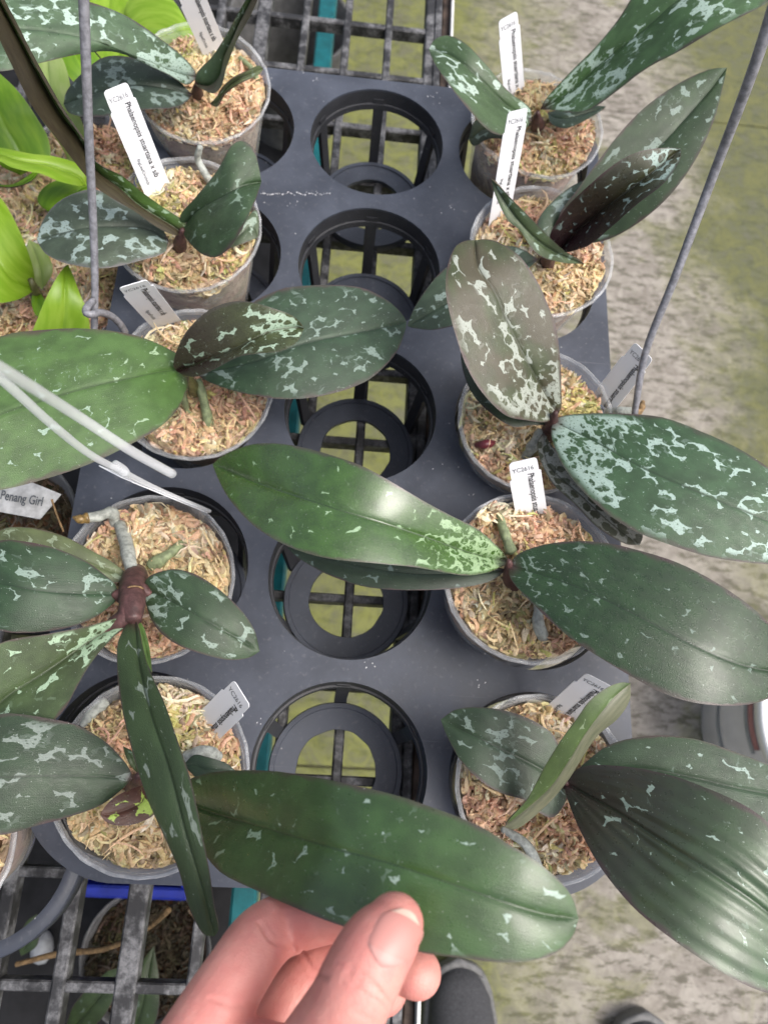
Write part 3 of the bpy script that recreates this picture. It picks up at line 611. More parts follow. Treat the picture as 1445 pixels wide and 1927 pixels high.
# ---- L4
e = orchid('L4', (278, 1085), .028, (-.03, .0, 1), 'clear-potted orchid in the middle left with a thick purple stem and five spread leaves', 14, bias=(.1, .5, .0, .0, .35), towers=((-.005, .028, .008, .013, 260),))
leaf(e, (240, 1080), (-70, 1060), [(210, 1056), (180, 1040), (126, 1011), (72, 995), (22, 992), (0, 998), (-45, 1020)], [(225, 1096), (180, 1090), (100, 1080), (20, 1070), (-40, 1075)], [.052, .06, .062, .06], eL=.0, mat=LM('l4a', (.085, .115, .065), (.24, .30, .20), .55, 2.2, 31, rough=.4))
leaf(e, (226, 1118), (-65, 1092), [(216, 1098), (198, 1082), (162, 1056), (108, 1033), (54, 1020), (0, 1017), (-45, 1040)], [(218, 1132), (180, 1161), (126, 1182), (54, 1191), (0, 1186), (-48, 1155)], [.068, .082, .088, .082], M=[(144, 1116), (72, 1110), (0, 1098)], eL=-.002, eR=-.004, mat=LM('l4b', (.022, .050, .028), (.22, .30, .25), .55, 2., 32))
leaf(e, (271, 1108), (489, 1226), [(276, 1090), (295, 1078), (331, 1071), (371, 1082), (414, 1110), (454, 1148), (479, 1186)], [(274, 1132), (284, 1164), (302, 1190), (338, 1215), (389, 1233), (432, 1242), (468, 1238)], [.066, .076, .076, .066], M=[(324, 1132), (396, 1172), (446, 1200)], eL=-.002, eR=-.003, mat=LM('l4c', (.028, .055, .032), (.22, .29, .24), .92, 2., 33))
leaf(e, (252, 1162), (-80, 1420), [(216, 1164), (162, 1179), (90, 1193), (0, 1211), (-70, 1270)], [(240, 1178), (216, 1197), (173, 1247), (144, 1294), (119, 1337), (60, 1395), (0, 1440)], [.072, .078, .080, .078, .07], M=[(180, 1200), (90, 1262), (0, 1323)], eL=.012, eR=.006, mat=LM('l4d', (.050, .085, .040), (.36, .50, .34), .75, 2.1, 34, basesil=.7, purple=.35, rough=.34))
leaf(e, (252, 1160), (404, 1762), [(238, 1175), (230, 1190), (221, 1215), (221, 1258), (223, 1287), (234, 1355), (252, 1427), (277, 1499), (306, 1564), (335, 1636), (353, 1700), (372, 1742), (386, 1760)], [(260, 1176), (266, 1204), (275, 1240), (284, 1265), (310, 1323), (335, 1395), (360, 1474), (382, 1575), (396, 1647), (404, 1709), (412, 1749)], [.075, .10, .122, .135, .14, .135, .125], M=[(256, 1185), (262, 1250), (282, 1340), (318, 1450), (352, 1580), (385, 1690)], eL=-.008, eR=.004, mat=LM('l4e', (.030, .055, .026), (.18, .22, .18), .40, 1.9, 35, stretch=.35, rough=.42), label='long narrow leaf hanging over the next pot')
leaf(e, (256, 1164), (286, 1266), [(258, 1185), (268, 1225), (278, 1250)], [(270, 1178), (280, 1210), (285, 1245)], [.072, .08, .09], mat=LM('l4f', (.08, .15, .05), (.2, .3, .15), .1, 2., 36))
v, f = tube([P(258, 1078, .045), P(250, 1110, .066), P(250, 1140, .074), P(252, 1168, .078)], [.0056, .0070, .0074, .0072, .0064, .0040], 16, 40, .03, 2); link('stem', mesh('stem', v, f), M_STEM, e)
root(e, [(226, 988, .026), (237, 1018, .036), (243, 1050, .048), (252, 1084, .055)], [.0036, .0040, .0040, .0036], M_ROOT, 9); root(e, [(285, 1066, .026), (315, 1045, .030), (350, 1022, .022)], [.0038, .0036, .003], M_ROOTG, 10)
rt = root(e, [(218, 985, .024), (210, 965, .034), (185, 972, .040), (166, 974, .042)], [.0034, .0036, .0032, .0030], M_ROOT, 11); root(rt, [(168, 974, .042), (153, 977, .043), (138, 973, .044)], [.0030, .0028, .0008], M_TIP, 12, 'root_tip')
root(e, [(120, 1000, .03), (108, 970, .038), (98, 940, .045)], .0006, M_TWIG, 13, 'dry_fibre')
for pts_, rr_ in (([(250, 1140, .073), (252, 1160, .075), (253, 1176, .0765)], [.0062, .0050, .0020]), ([(249, 1140, .074), (236, 1163, .0745), (212, 1176, .0735), (180, 1195, .074)], [.0062, .0052, .0034, .0010]), ([(252, 1112, .066), (268, 1112, .067), (285, 1118, .067)], [.0060, .0045, .0015]), ([(248, 1118, .068), (232, 1120, .068), (212, 1119, .070)], [.0062, .0050, .0015])):
    v, f = tube([P(*q_) for q_ in pts_], rr_, 12, 16); link('leaf_sheath', mesh('leaf_sheath', v, f), M_STEM, e)
v, f = tube([P(233, 1112, .072), P(246, 1104, .0765), P(262, 1104, .075), P(272, 1110, .070)], .0005, 6, 20); link('sheath_edge', mesh('sheath_edge', v, f), M_TWIG, e)
# edge-on label and clear stick above it
plant_label((350, 946), (205, 886), .034, .105, (6, 7), 'white plant label seen almost edge-on behind the purple-stemmed orchid', tilt=.02)
st = empty('support_stake', P(395, 962, .030)); tag(st, 'clear plastic stake clipped at the purple-stemmed pot, leaning to the left edge', 'stake')
v, f = tube([P(395, 962, .030), P(300, 922, .075), P(232, 888, .115), P(170, 855, .15), P(100, 800, .19), P(20, 728, .225), P(-60, 660, .25)], [.0012, .0016, .0018, .0018], 10, 40); link('rod', mesh('rod', v, f), M_STICK, st)
v, f = tube([P(214, 874, .121), P(232, 886, .116), P(236, 890, .114)], [.0026, .0028, .0026], 10, 8); link('clip', mesh('clip', v, f), M_STICK, st)
v, f = tube([P(325, 892, .16), P(250, 850, .19), P(150, 785, .225), P(60, 728, .265), P(-40, 668, .30)], [.0020, .0019, .0017], 14, 40); o = link('plastic_tube', mesh('plastic_tube', v, f), M_STICK, smooth=True); tag(o, 'milky plastic tube blurred in front of the plain green leaf', 'tube')
# ---- L5
e = orchid('L5', (283, 1456), .043, (-.02, .02, 1), 'clear-potted orchid at the front left whose longest leaf the fingers hold', 15, bias=(.3, .15, .2, -.2, .3), hump=.006)
leaf(e, (345, 1440), (446, 1452), [(365, 1421), (389, 1424), (425, 1436)], [(380, 1470), (420, 1470)], [.06, .064, .06], mat=LM('l5d', (.02, .04, .026), (.1, .15, .12), .1, 2., 41))
leaf(e, (250, 1466), (-90, 1470), [(246, 1450), (230, 1427), (198, 1395), (144, 1364), (90, 1352), (36, 1344), (0, 1344), (-60, 1375)], [(227, 1488), (187, 1517), (126, 1539), (72, 1553), (0, 1571), (-60, 1560)], [.078, .09, .098, .10], M=[(190, 1462), (108, 1460), (0, 1463)], eL=-.004, eR=-.006, mat=LM('l5a', (.020, .042, .024), (.19, .23, .20), .85, 1.8, 42))
leaf(e, (345, 1500), (1088, 1729), [(352, 1470), (380, 1458), (409, 1452), (470, 1449), (542, 1454), (632, 1470), (740, 1495), (812, 1519), (900, 1553), (960, 1590), (1001, 1615), (1050, 1655), (1078, 1691)], [(362, 1560), (380, 1598), (394, 1620), (421, 1646), (470, 1670), (533, 1699), (610, 1731), (678, 1755), (750, 1782), (800, 1794), (845, 1800), (934, 1811), (992, 1809), (1046, 1794), (1077, 1762)], [.082, .140, .182, .200, .209, .213, .208], M=[(380, 1522), (488, 1555), (632, 1598), (740, 1627), (900, 1681), (934, 1693), (1023, 1720)], eL=.001, eR=-.002, mat=LM('l5c', (.036, .085, .028), (.30, .40, .33), .20, 1.9, 43, bright=.15, rough=.33, coat=.5), label='long green leaf held between thumb and fingers')
leaf(e, (280, 1476), (190, 1530), [(265, 1478), (230, 1492), (205, 1510)], [(292, 1520), (288, 1535), (252, 1551), (216, 1553), (196, 1543)], [.074, .084, .088], mat=LM('l5b', (.055, .022, .016), (.38, .52, .10), .5, 1.5, 44, rough=.32, lvl0=.55, margin=(.05, .02, .03)), label='small curled purple and lime leaf')
leaf(e, (262, 1458), (232, 1404), [(245, 1440), (236, 1420)], [(258, 1440), (250, 1415)], [.07, .075, .07], mat=LM('l5e', (.05, .08, .04), (.2, .28, .2), .4, 2., 45))
v, f = tube([P(255, 1480, .04), P(258, 1468, .07), P(262, 1458, .080)], [.0055, .0045, .0015], 12, 12); link('stem', mesh('stem', v, f), M_STEM, e)
root(e, [(352, 1425, .05), (385, 1416, .056), (412, 1424, .048)], [.0034, .0038, .003], M_ROOT, 14); root(e, [(155, 1365, .036), (178, 1338, .037), (200, 1320, .034)], [.002, .003, .003], M_ROOT, 15)
plant_label((408, 1352), (456, 1304), .045, .070, (41, 70), 'white plant label with its name upside-down at the front left pot')
# ---- R1
e = orchid('R1', (1012, 228), .030, (.02, -.03, 1), 'clear-potted orchid at the back right, its boldly silvered leaf reaching the top edge', 16, bias=(.2, .3, .2, 0, .3), hump=.010)
leaf(e, (1000, 232), (881, 262), [(960, 225), (920, 222), (893, 228)], [(960, 260), (920, 262), (892, 275)], [.045, .045, .035], mat=LM('r1d', (.035, .05, .025), (.2, .26, .2), .2, 2., 51))
leaf(e, (1030, 212), (1140, 200), [(1060, 205), (1100, 198)], [(1036, 232), (1060, 242), (1085, 235), (1120, 215)], [.045, .05, .055], mat=LM('r1c', (.04, .07, .05), (.25, .33, .28), .6, 2., 52))
leaf(e, (1000, 226), (807, 92), [(996, 202), (955, 170), (913, 120), (877, 83), (844, 67), (818, 74)], [(985, 245), (945, 254), (918, 244), (886, 212), (849, 166), (815, 115)], [.058, .078, .092, .088], M=[(950, 195), (895, 140), (850, 105)], eL=.004, eR=.004, mat=LM('r1a', (.045, .085, .045), (.38, .48, .41), .95, 2.2, 53, stretch=.6))
leaf(e, (1016, 206), (1520, -110), [(1028, 184), (1075, 133), (1121, 87), (1162, 37), (1185, 0), (1230, -70), (1330, -150)], [(1038, 207), (1075, 212), (1111, 205), (1162, 170), (1217, 129), (1277, 97), (1355, 51), (1445, 5), (1510, -50)], [.058, .085, .115, .14, .15, .145], M=[(1060, 180), (1125, 124), (1217, 51), (1277, 0), (1400, -70)], eL=.010, eR=.004, mat=LM('r1b', (.045, .10, .045), (.38, .50, .42), .88, 2.1, 54, basesil=.3, stretch=.65, rough=.4))
v, f = tube([P(1012, 240, .03), P(1010, 225, .05), P(1012, 212, .062)], [.0055, .0045, .0015], 12, 12); link('stem', mesh('stem', v, f), M_STEM, e)
plant_label((967, 168), (955, 30), .036, .085, (54, -20), 'white plant label standing in the back right pot, upper of the two')
# ---- R2
e = orchid('R2', (1021, 468), .045, (.02, -.05, 1), 'potted orchid second from the back on the right, dark leaf with nicked tip', 17, bias=(.2, .3, .2, .1, .2), hump=.008)
leaf(e, (1012, 488), (766, 613), [(985, 470), (955, 462), (900, 470), (839, 503), (805, 540), (779, 580)], [(1000, 500), (950, 560), (900, 600), (842, 616), (812, 621), (776, 617)], [.062, .066, .058, .045], M=[(930, 520), (839, 571)], mat=LM('r2e', (.045, .075, .055), (.27, .35, .3), .75, 2., 61))
leaf(e, (1030, 470), (1130, 330), [(1012, 440), (1010, 419), (1028, 391), (1075, 350)], [(1060, 450), (1110, 390)], [.062, .075, .085], mat=LM('r2d', (.05, .085, .06), (.3, .38, .33), 1.0, 2., 62))
leaf(e, (1060, 470), (1367, 127), [(1050, 420), (1056, 396), (1084, 359), (1121, 308), (1171, 244), (1217, 198), (1277, 156), (1332, 131)], [(1080, 468), (1102, 460), (1148, 449), (1208, 414), (1263, 364), (1309, 299), (1341, 230), (1360, 161)], [.062, .085, .105, .12, .125], M=[(1102, 414), (1240, 276), (1330, 175)], eL=.004, eR=.002, mat=LM('r2a', (.026, .050, .026), (.19, .25, .21), .7, 1.9, 63, rough=.38))
leaf(e, (1050, 474), (1281, 280), [(1036, 455), (1036, 437), (1065, 391), (1111, 345), (1157, 308), (1203, 285), (1254, 278)], [(1070, 474), (1111, 460), (1148, 428), (1194, 387), (1249, 345), (1277, 304)], [.072, .10, .125, .14, .145], M=[(1085, 435), (1139, 391), (1217, 331)], eL=.008, eR=.010, mat=LM('r2b', (.030, .035, .018), (.30, .40, .36), .35, 2.2, 64, purple=.95, tipsil=.6, rough=.32), label='young dark purple leaf with silver end')
leaf(e, (1098, 497), (924, 337), [(1060, 470), (1038, 451), (1010, 423), (964, 377), (938, 350)], [(1056, 494), (1010, 478), (978, 434), (955, 414), (932, 368)], [.065, .085, .10, .11], M=[(1045, 475), (1003, 446), (962, 400)], eL=.006, eR=-.002, mat=LM('r2c', (.06, .095, .055), (.3, .4, .32), .5, 2.2, 65), und='', umat=U_PURPLE)
v, f = tube([P(1030, 500, .04), P(1030, 485, .058), P(1046, 472, .074)], [.0055, .0045, .0015], 12, 12); link('stem', mesh('stem', v, f), M_STEM, e)
plant_label((943, 390), (974, 207), .048, .108, (49, -23), 'white plant label in the second right pot, overlapping the leaf behind it')
# ---- R3
e = orchid('R3', (1009, 786), .036, (-.02, -.05, 1), 'potted orchid with an upright brownish leaf beside a heavily silvered green leaf', 18, bias=(.3, .1, .2, .2, .25), hump=.007)
leaf(e, (1040, 800), (868, 640), [(1000, 800), (963, 803), (919, 775), (885, 735), (868, 685)], [(1000, 740), (940, 690), (890, 640)], [.056, .062, .058], mat=LM('r3b', (.026, .042, .026), (.14, .18, .15), .4, 2., 71))
leaf(e, (1022, 812), (1203, 1026), [(1040, 840), (1100, 900), (1170, 960), (1208, 1005)], [(1010, 841), (1036, 906), (1080, 949), (1123, 992), (1175, 1023)], [.05, .058, .062, .055], M=[(1030, 870), (1090, 930), (1150, 985)], mat=LM('r3e', (.055, .065, .045), (.30, .31, .27), .4, 1.9, 72, rough=.45, lvl0=.75))
leaf(e, (1050, 780), (892, 452), [(1028, 794), (993, 791), (950, 781), (906, 737), (876, 685), (855, 625), (842, 573), (838, 540), (842, 500), (856, 465), (875, 453)], [(1056, 763), (1056, 733), (1054, 681), (1045, 616), (1031, 575), (1010, 529), (978, 483), (941, 457), (915, 450)], [.062, .088, .105, .118, .12], M=[(1034, 755), (993, 681), (950, 595), (932, 552), (900, 502)], eL=.004, eR=.003, mat=LM('r3a', (.040, .055, .026), (.33, .36, .31), .85, 2., 73, basesil=.75, brown=.8, rough=.36), label='upright brownish green leaf with pale silver blotches')
leaf(e, (1040, 792), (1560, 1030), [(1056, 783), (1097, 778), (1166, 778), (1244, 785), (1317, 811), (1382, 841), (1445, 880), (1530, 950)], [(1036, 815), (1049, 858), (1080, 906), (1131, 958), (1188, 997), (1253, 1023), (1339, 1049), (1445, 1062), (1530, 1060)], [.064, .085, .097, .10, .09], M=[(1123, 832), (1209, 880), (1317, 928), (1445, 980)], eL=-.004, eR=-.006, mat=LM('r3d', (.035, .080, .045), (.36, .48, .42), .72, 2.1, 74, basesil=.9, stretch=.75, rough=.4), label='broad green leaf heavily silvered near its base')
v, f = tube([P(1030, 820, .035), P(1036, 800, .055), P(1045, 776, .076)], [.0055, .0045, .0015], 12, 12); link('stem', mesh('stem', v, f), M_STEM, e)
root(e, [(1022, 812, .045), (1005, 835, .04), (985, 866, .028)], [.004, .0038, .003], M_ROOT, 16); rt = root(e, [(1140, 775, .033), (1165, 774, .040), (1195, 776, .044)], [.0024, .003, .003], M_ROOT, 17); root(rt, [(1194, 776, .044), (1203, 772, .045), (1210, 754, .048)], [.003, .0026, .0012], M_TWIG, 18, 'root_tip')
v, f = tube([P(896, 838, .026), P(912, 836, .032), P(934, 832, .028)], [.0018, .0030, .0010], 10, 12); link('leaf_scrap', mesh('leaf_scrap', v, f), M_MAROON, e)
plant_label((1150, 738), (1211, 660), .04, .075, (37, 46), 'white plant label leaning outward beside the right-hand wire hanger')
# ---- R4
e = orchid('R4', (1001, 1083), .056, (0, -.02, 1), 'potted orchid with moss tuft and two long glossy leaves spread left and right', 19, bias=(.2, .35, .1, .3, .1), hump=.006, towers=((-.030, .034, .005, .026, 150), (-.022, .022, .006, .012, 150)))
leaf(e, (954, 1072), (540, 1030), [(900, 1060), (800, 1050), (700, 1040), (600, 1028)], [(919, 1095), (857, 1107), (774, 1111), (691, 1105), (628, 1086), (587, 1066), (555, 1045)], [.072, .07, .062, .05], M=[(800, 1080), (680, 1065)], mat=LM('r4b', (.024, .042, .032), (.13, .18, .16), .25, 2., 81))
leaf(e, (960, 1058), (400, 874), [(952, 1046), (936, 1028), (898, 995), (848, 970), (794, 941), (732, 904), (682, 877), (616, 854), (558, 839), (504, 834), (462, 839), (420, 857)], [(944, 1066), (919, 1077), (877, 1083), (824, 1075), (774, 1067), (711, 1061), (633, 1053), (579, 1041), (525, 1020), (475, 987), (433, 941), (412, 904)], [.070, .093, .113, .122, .116, .096, .07], M=[(877, 1037), (794, 1008), (711, 981), (628, 956), (545, 929), (462, 900)], eL=[.010, .004, -.002], eR=[.012, .004, -.002], mat=LM('r4a', (.034, .085, .016), (.30, .44, .26), .0, 2.3, 82, basesil=1.05, bright=.3, rough=.24, coat=1.), label='long glossy dark green leaf with a bright sheen')
leaf(e, (956, 1064), (1500, 1262), [(974, 1043), (1014, 1027), (1068, 1019), (1135, 1021), (1202, 1036), (1278, 1061), (1358, 1103), (1425, 1152), (1470, 1205)], [(961, 1090), (987, 1121), (1023, 1157), (1068, 1197), (1121, 1233), (1179, 1268), (1246, 1304), (1304, 1322), (1371, 1328), (1425, 1322), (1470, 1300)], [.082, .10, .112, .115, .10], M=[(1068, 1097), (1179, 1148), (1291, 1206), (1380, 1246), (1445, 1262)], eL=-.003, eR=-.005, mat=LM('r4c', (.014, .040, .014), (.16, .22, .18), .10, 2.1, 83, basesil=.35, rough=.30, coat=.3))
v, f = tube([P(965, 1100, .05), P(960, 1080, .07), P(957, 1056, .086)], [.0055, .0045, .0015], 12, 12); link('stem', mesh('stem', v, f), M_STEM, e)
root(e, [(936, 966, .062), (948, 1000, .066), (962, 1040, .066)], [.0022, .003, .003], M_ROOTG, 19); root(e, [(1014, 1140, .06), (1012, 1170, .058), (1024, 1206, .048)], [.003, .0036, .003], M_ROOT, 20)
plant_label((998, 956), (983, 866), .056, .086, (80, 2), 'white plant label upright in the pot with the moss tuft')
# ---- R5
e = orchid('R5', (1027, 1480), .032, (.02, .02, 1), 'front right potted orchid with a large ribbed leaf running lower right', 20, bias=(.3, .15, .25, .15, .1), hump=.006)
leaf(e, (1066, 1482), (829, 1354), [(1046, 1392), (1010, 1360), (961, 1340), (907, 1331), (858, 1335)], [(1063, 1510), (1041, 1538), (1015, 1530), (987, 1506), (947, 1494), (907, 1472), (867, 1432), (840, 1383)], [.055, .064, .066, .056], M=[(1014, 1445), (912, 1394)], mat=LM('r5a', (.028, .052, .034), (.19, .25, .21), .65, 2.3, 91))
leaf(e, (1075, 1470), (1540, 1500), [(1090, 1445), (1104, 1432), (1139, 1405), (1184, 1390), (1246, 1384), (1313, 1392), (1380, 1414), (1445, 1439), (1510, 1475)], [(1100, 1480), (1200, 1500), (1320, 1540), (1445, 1550), (1520, 1530)], [.055, .07, .078, .075], mat=LM('r5c', (.028, .058, .036), (.30, .40, .35), .22, 2., 92, rough=.42))
leaf(e, (1064, 1474), (1560, 1830), [(1068, 1462), (1095, 1443), (1139, 1440), (1202, 1446), (1269, 1461), (1336, 1486), (1394, 1512), (1445, 1548), (1530, 1650)], [(1063, 1488), (1072, 1517), (1090, 1561), (1121, 1619), (1157, 1669), (1202, 1718), (1269, 1771), (1336, 1816), (1389, 1847), (1445, 1869), (1530, 1880)], [.060, .09, .112, .122, .118, .105], M=[(1157, 1526), (1246, 1584), (1358, 1655), (1445, 1718)], eL=.003, eR=-.003, mat=LM('r5d', (.038, .085, .040), (.36, .48, .40), .18, 1.9, 93, purple=.75, rough=.32, coat=.5), pleat=.00065, label='big ribbed green leaf with a purple base')
leaf(e, (949, 1556), (1186, 1286), [(956, 1544), (992, 1503), (1023, 1445), (1054, 1396), (1086, 1352), (1108, 1320), (1139, 1295), (1168, 1284)], [(967, 1561), (992, 1548), (1032, 1512), (1068, 1468), (1095, 1427), (1126, 1383), (1162, 1352), (1184, 1318)], [.068, .085, .105, .12, .125], M=[(1026, 1494), (1070, 1436), (1104, 1382), (1150, 1320)], eL=.004, eR=-.010, mat=LM('r5b', (.055, .095, .035), (.2, .26, .15), .05, 2., 94, rough=.42, margin=(.04, .03, .03)), und='R', umat=under_mat('leaf_underside_olive', (.09, .10, .06), (.14, .14, .09)), label='folded olive leaf standing upright')
v, f = tube([P(1050, 1500, .02), P(1058, 1485, .045), P(1066, 1472, .062)], [.0055, .0045, .0015], 12, 12); link('stem', mesh('stem', v, f), M_STEM, e)
root(e, [(945, 1560, .034), (985, 1585, .04), (1005, 1615, .036), (1020, 1650, .028)], [.002, .0026, .0028, .0022], M_ROOT, 22)
plant_label((1070, 1330), (1128, 1280), .035, .075, (55, 30), 'white plant label half hidden behind the upright folded leaf')

# ------------------------------------------------------------------ lime-green plants left of the tray
def lime(rim, z, label, seed, R=.047, moss_n=1500, mat=None):
    C = P(*rim, z); h = .075
    e = tag(empty('potted_plant', C-np.array([0, 0, h])), label, 'plant', 'lime plants left of the tray')
    pot(e, C, (0, 0, 1), R=R, h=h, seed=seed, fill=.010, mossn=moss_n, mat=mat, bias=(.1, .2, .1, .4, .0)); return e
e = lime((163, 300), -.02, 'lime-leaved plant potted behind the left wire, farthest back of the lime plants', 31)
leaf(e, (250, 120), (388, 110), [(245, 60), (235, 15), (262, -15), (320, -5), (352, 40), (378, 85)], [(300, 120), (350, 118)], [.0, .02, .03, .02], mat=F1)
leaf(e, (250, 150), (225, -60), [(200, 120), (150, 40), (165, -30)], [(260, 80), (262, 10), (250, -40)], [-.0, .01, .015], mat=F1)
leaf(e, (210, 220), (120, 60), [(175, 190), (128, 140), (112, 95)], [(205, 140), (165, 85)], [-.01, .01, .02], mat=F2)
leaf(e, (140, 330), (85, 95), [(118, 280), (60, 190), (60, 120)], [(165, 270), (140, 190), (118, 110)], [-.01, .02, .035, .03], mat=F3)
leaf(e, (240, 30), (330, -70), [(225, -10), (260, -60)], [(290, 15), (330, -30)], [-.01, .0, .0], mat=F1)
e = lime((25, 366), -.02, 'lime-leaved plant at the left edge with a pointed glossy leaf above brown moss', 32)
leaf(e, (163, 348), (-60, 290), [(163, 322), (140, 305), (100, 294), (60, 290), (0, 278), (-40, 278)], [(150, 350), (110, 341), (80, 328), (50, 322), (20, 314), (0, 304), (-40, 300)], [.02, .035, .045, .05], mat=F1, eR=.006)
leaf(e, (40, 330), (-40, 110), [(92, 300), (92, 262), (72, 225), (38, 175), (0, 138)], [(0, 310), (-50, 250), (-60, 180)], [.0, .02, .035, .03], mat=F2)
leaf(e, (90, 300), (-30, 345), [(70, 318), (30, 345), (0, 348)], [(60, 340), (20, 352)], [.0, .01, .01], mat=F2)
leaf(e, (110, 410), (175, 345), [(75, 385), (74, 365), (95, 345), (135, 335)], [(140, 410), (170, 385)], [-.005, .005, .0], mat=F2)
e = lime((118, 540), -.02, 'lime-leaved plant with a folded pointed leaf beside the wire loop', 33)
leaf(e, (110, 660), (129, 498), [(62, 640), (75, 590), (100, 535), (118, 507)], [(165, 640), (166, 590), (150, 550), (137, 515)], [.01, .03, .045, .05], mat=F1, eL=.004, eR=-.004)
leaf(e, (80, 545), (55, 450), [(55, 520), (48, 480)], [(100, 510), (85, 470)], [-.01, .0, -.005], mat=F3)
e = lime((15, 610), -.02, 'lime-leaved plant at the left edge with one big drooping leaf', 34)
leaf(e, (68, 545), (-70, 380), [(62, 500), (44, 450), (20, 400), (0, 371), (-40, 350)], [(40, 562), (0, 570), (-50, 560), (-90, 480)], [.0, .025, .035, .03], M=[(20, 520), (-20, 460)], mat=F1, eL=-.004)
leaf(e, (72, 545), (80, 600), [(60, 560), (66, 590)], [(85, 565), (88, 590)], [-.005, .0, .0], mat=F2)
v, f = tube([P(70, 560, -.03), P(68, 548, .0), P(58, 525, .01)], [.005, .004, .002], 10, 10); link('stem', mesh('stem', v, f), M_STEMG, e)
# smoky pot with the old name label, ring holder at the front left corner
C = P(0, 985, -.03); e = tag(empty('plant_pot', C-np.array([0, 0, .043])), 'dark smoky plastic pot in the shade left of the tray', 'pot'); pot(e, C, (0, 0, 1), R=.05, h=.043, seed=41, mossn=500, mat=M_SMOKE_SHADE, rmat=M_SMOKE_SHADE, tone=.15)  # low moss tone paints the shaded pot interior dark
def flat_label(corners, z, label):
    q = [P(*c, zz) for c, zz in zip(corners, z)]; n = np.cross(q[1]-q[0], q[3]-q[0]); n /= np.linalg.norm(n); n *= np.sign(n[2]) if abs(n[2]) > 0 else 1
    v = q+[p-n*.0005 for p in q]; o = link('name_label', mesh('name_label', v, [(0, 1, 2, 3), (7, 6, 5, 4), (0, 4, 5, 1), (1, 5, 6, 2), (2, 6, 7, 3), (3, 7, 4, 0)]), M_WHITE, smooth=False); tag(o, label, 'label')
    o.data.materials.clear(); o.data.materials.append(plain('dirty_shaded_label', (.50, .50, .49), .55, .4, .25, 120))  # grey holds both dirt and the shade painted over the white label
    return o, q, n
o, q, n = flat_label([(-40, 948-18), (62, 908), (116, 930), (76, 976)][0:4], (.0, .0, .0, .0), 'white worn name label reading Penang Girl under the plain green leaf')
me = o.data
A0 = P(-22, 925, .0006); 
o2v = [P(*c, .0) for c in ((-60, 920), (62, 908), (116, 930), (76, 977), (-60, 952))]
nv = len(o2v); vv = o2v+[p-np.array([0, 0, .0006]) for p in o2v]
me.clear_geometry(); me.from_pydata([tuple(p) for p in vv], [], [tuple(range(nv)), tuple(range(2*nv-1, nv-1, -1))]+[(i, nv+i, nv+(i+1) % nv, (i+1) % nv) for i in range(nv)]); me.update()
tx = text_mesh('n. Penang Girl', .015); tv, tf = fit_text(tx, 0, 0, 1, 1)
org = P(-18, 942, .0008); ex = P(78, 958, .0008)-org; ey = P(-12, 919, .0008)-org
link('lettering', mesh('lettering', org+tv[:, :1]*ex+tv[:, 1:2]*ey, tf), M_INKG, o, smooth=False)
C = P(-38, 1598, -.012); rg = tag(empty('ring_holder', C-np.array([0, 0, .06])), 'black plastic ring holder around the pot at the lower left edge', 'holder')
v, f = lathe([(.0500, 0), (.0575, .0012), (.0585, -.001), (.0585, -.014), (.0565, -.014), (.0505, -.010), (.0500, 0)], 64); link('ring', mesh('ring', v+C, f), M_TRAY, rg); 
for k_ in range(5):
    a = math.radians(72*k_-50); q0 = C+np.array([.056*math.cos(a), .056*math.sin(a), -.008]); q1 = C+np.array([.045*math.cos(a), .045*math.sin(a), -.062]); v, f = tube([q0, (q0+q1)/2, q1], .0035, 6, 4); link('rib', mesh('rib', v, f), M_CELL, rg)
C = P(-165, 1592, .045); e = tag(empty('plant_pot', C-np.array([0, 0, .085])), 'clear pot cut off by the lower left edge, moss just showing', 'pot'); pot(e, C, (.05, 0, 1), R=.047, h=.085, seed=42, mossn=900, bias=(.2, 0, .6, .2, 0))

# ------------------------------------------------------------------ wire hangers
v, f = tube([P(156, -60, .215), P(162, 100, .185), P(168, 260, .15), P(175, 400, .115), P(179, 520, .085), P(178, 620, .062), P(176, 680, .045)], [.0026, .0023, .0021], 12, 60)
o = link('wire_hanger', mesh('wire_hanger', v, f), M_WIRE); tag(o, 'grey wire hanger rising past the brown folded leaf on the left', 'wire', 'wire hangers')
v, f = tube([P(176, 566, .076), P(166, 576, .079), P(162, 588, .080), P(172, 592, .080), P(190, 588, .074), P(212, 596, .064), P(228, 612, .054), P(236, 626, .046)], .0022, 10, 40); link('loop', mesh('loop', v, f), M_WIRE, o)
v, f = tube([P(1480, -70, .262), P(1420, 120, .225), P(1345, 320, .17), P(1270, 520, .125), P(1215, 660, .085), P(1196, 760, .06), P(1192, 800, .048)], [.0027, .0024, .0021], 12, 60)
o = link('wire_hanger', mesh('wire_hanger', v, f), M_WIRE); tag(o, 'grey wire hanger slanting across the floor at the upper right', 'wire', 'wire hangers')

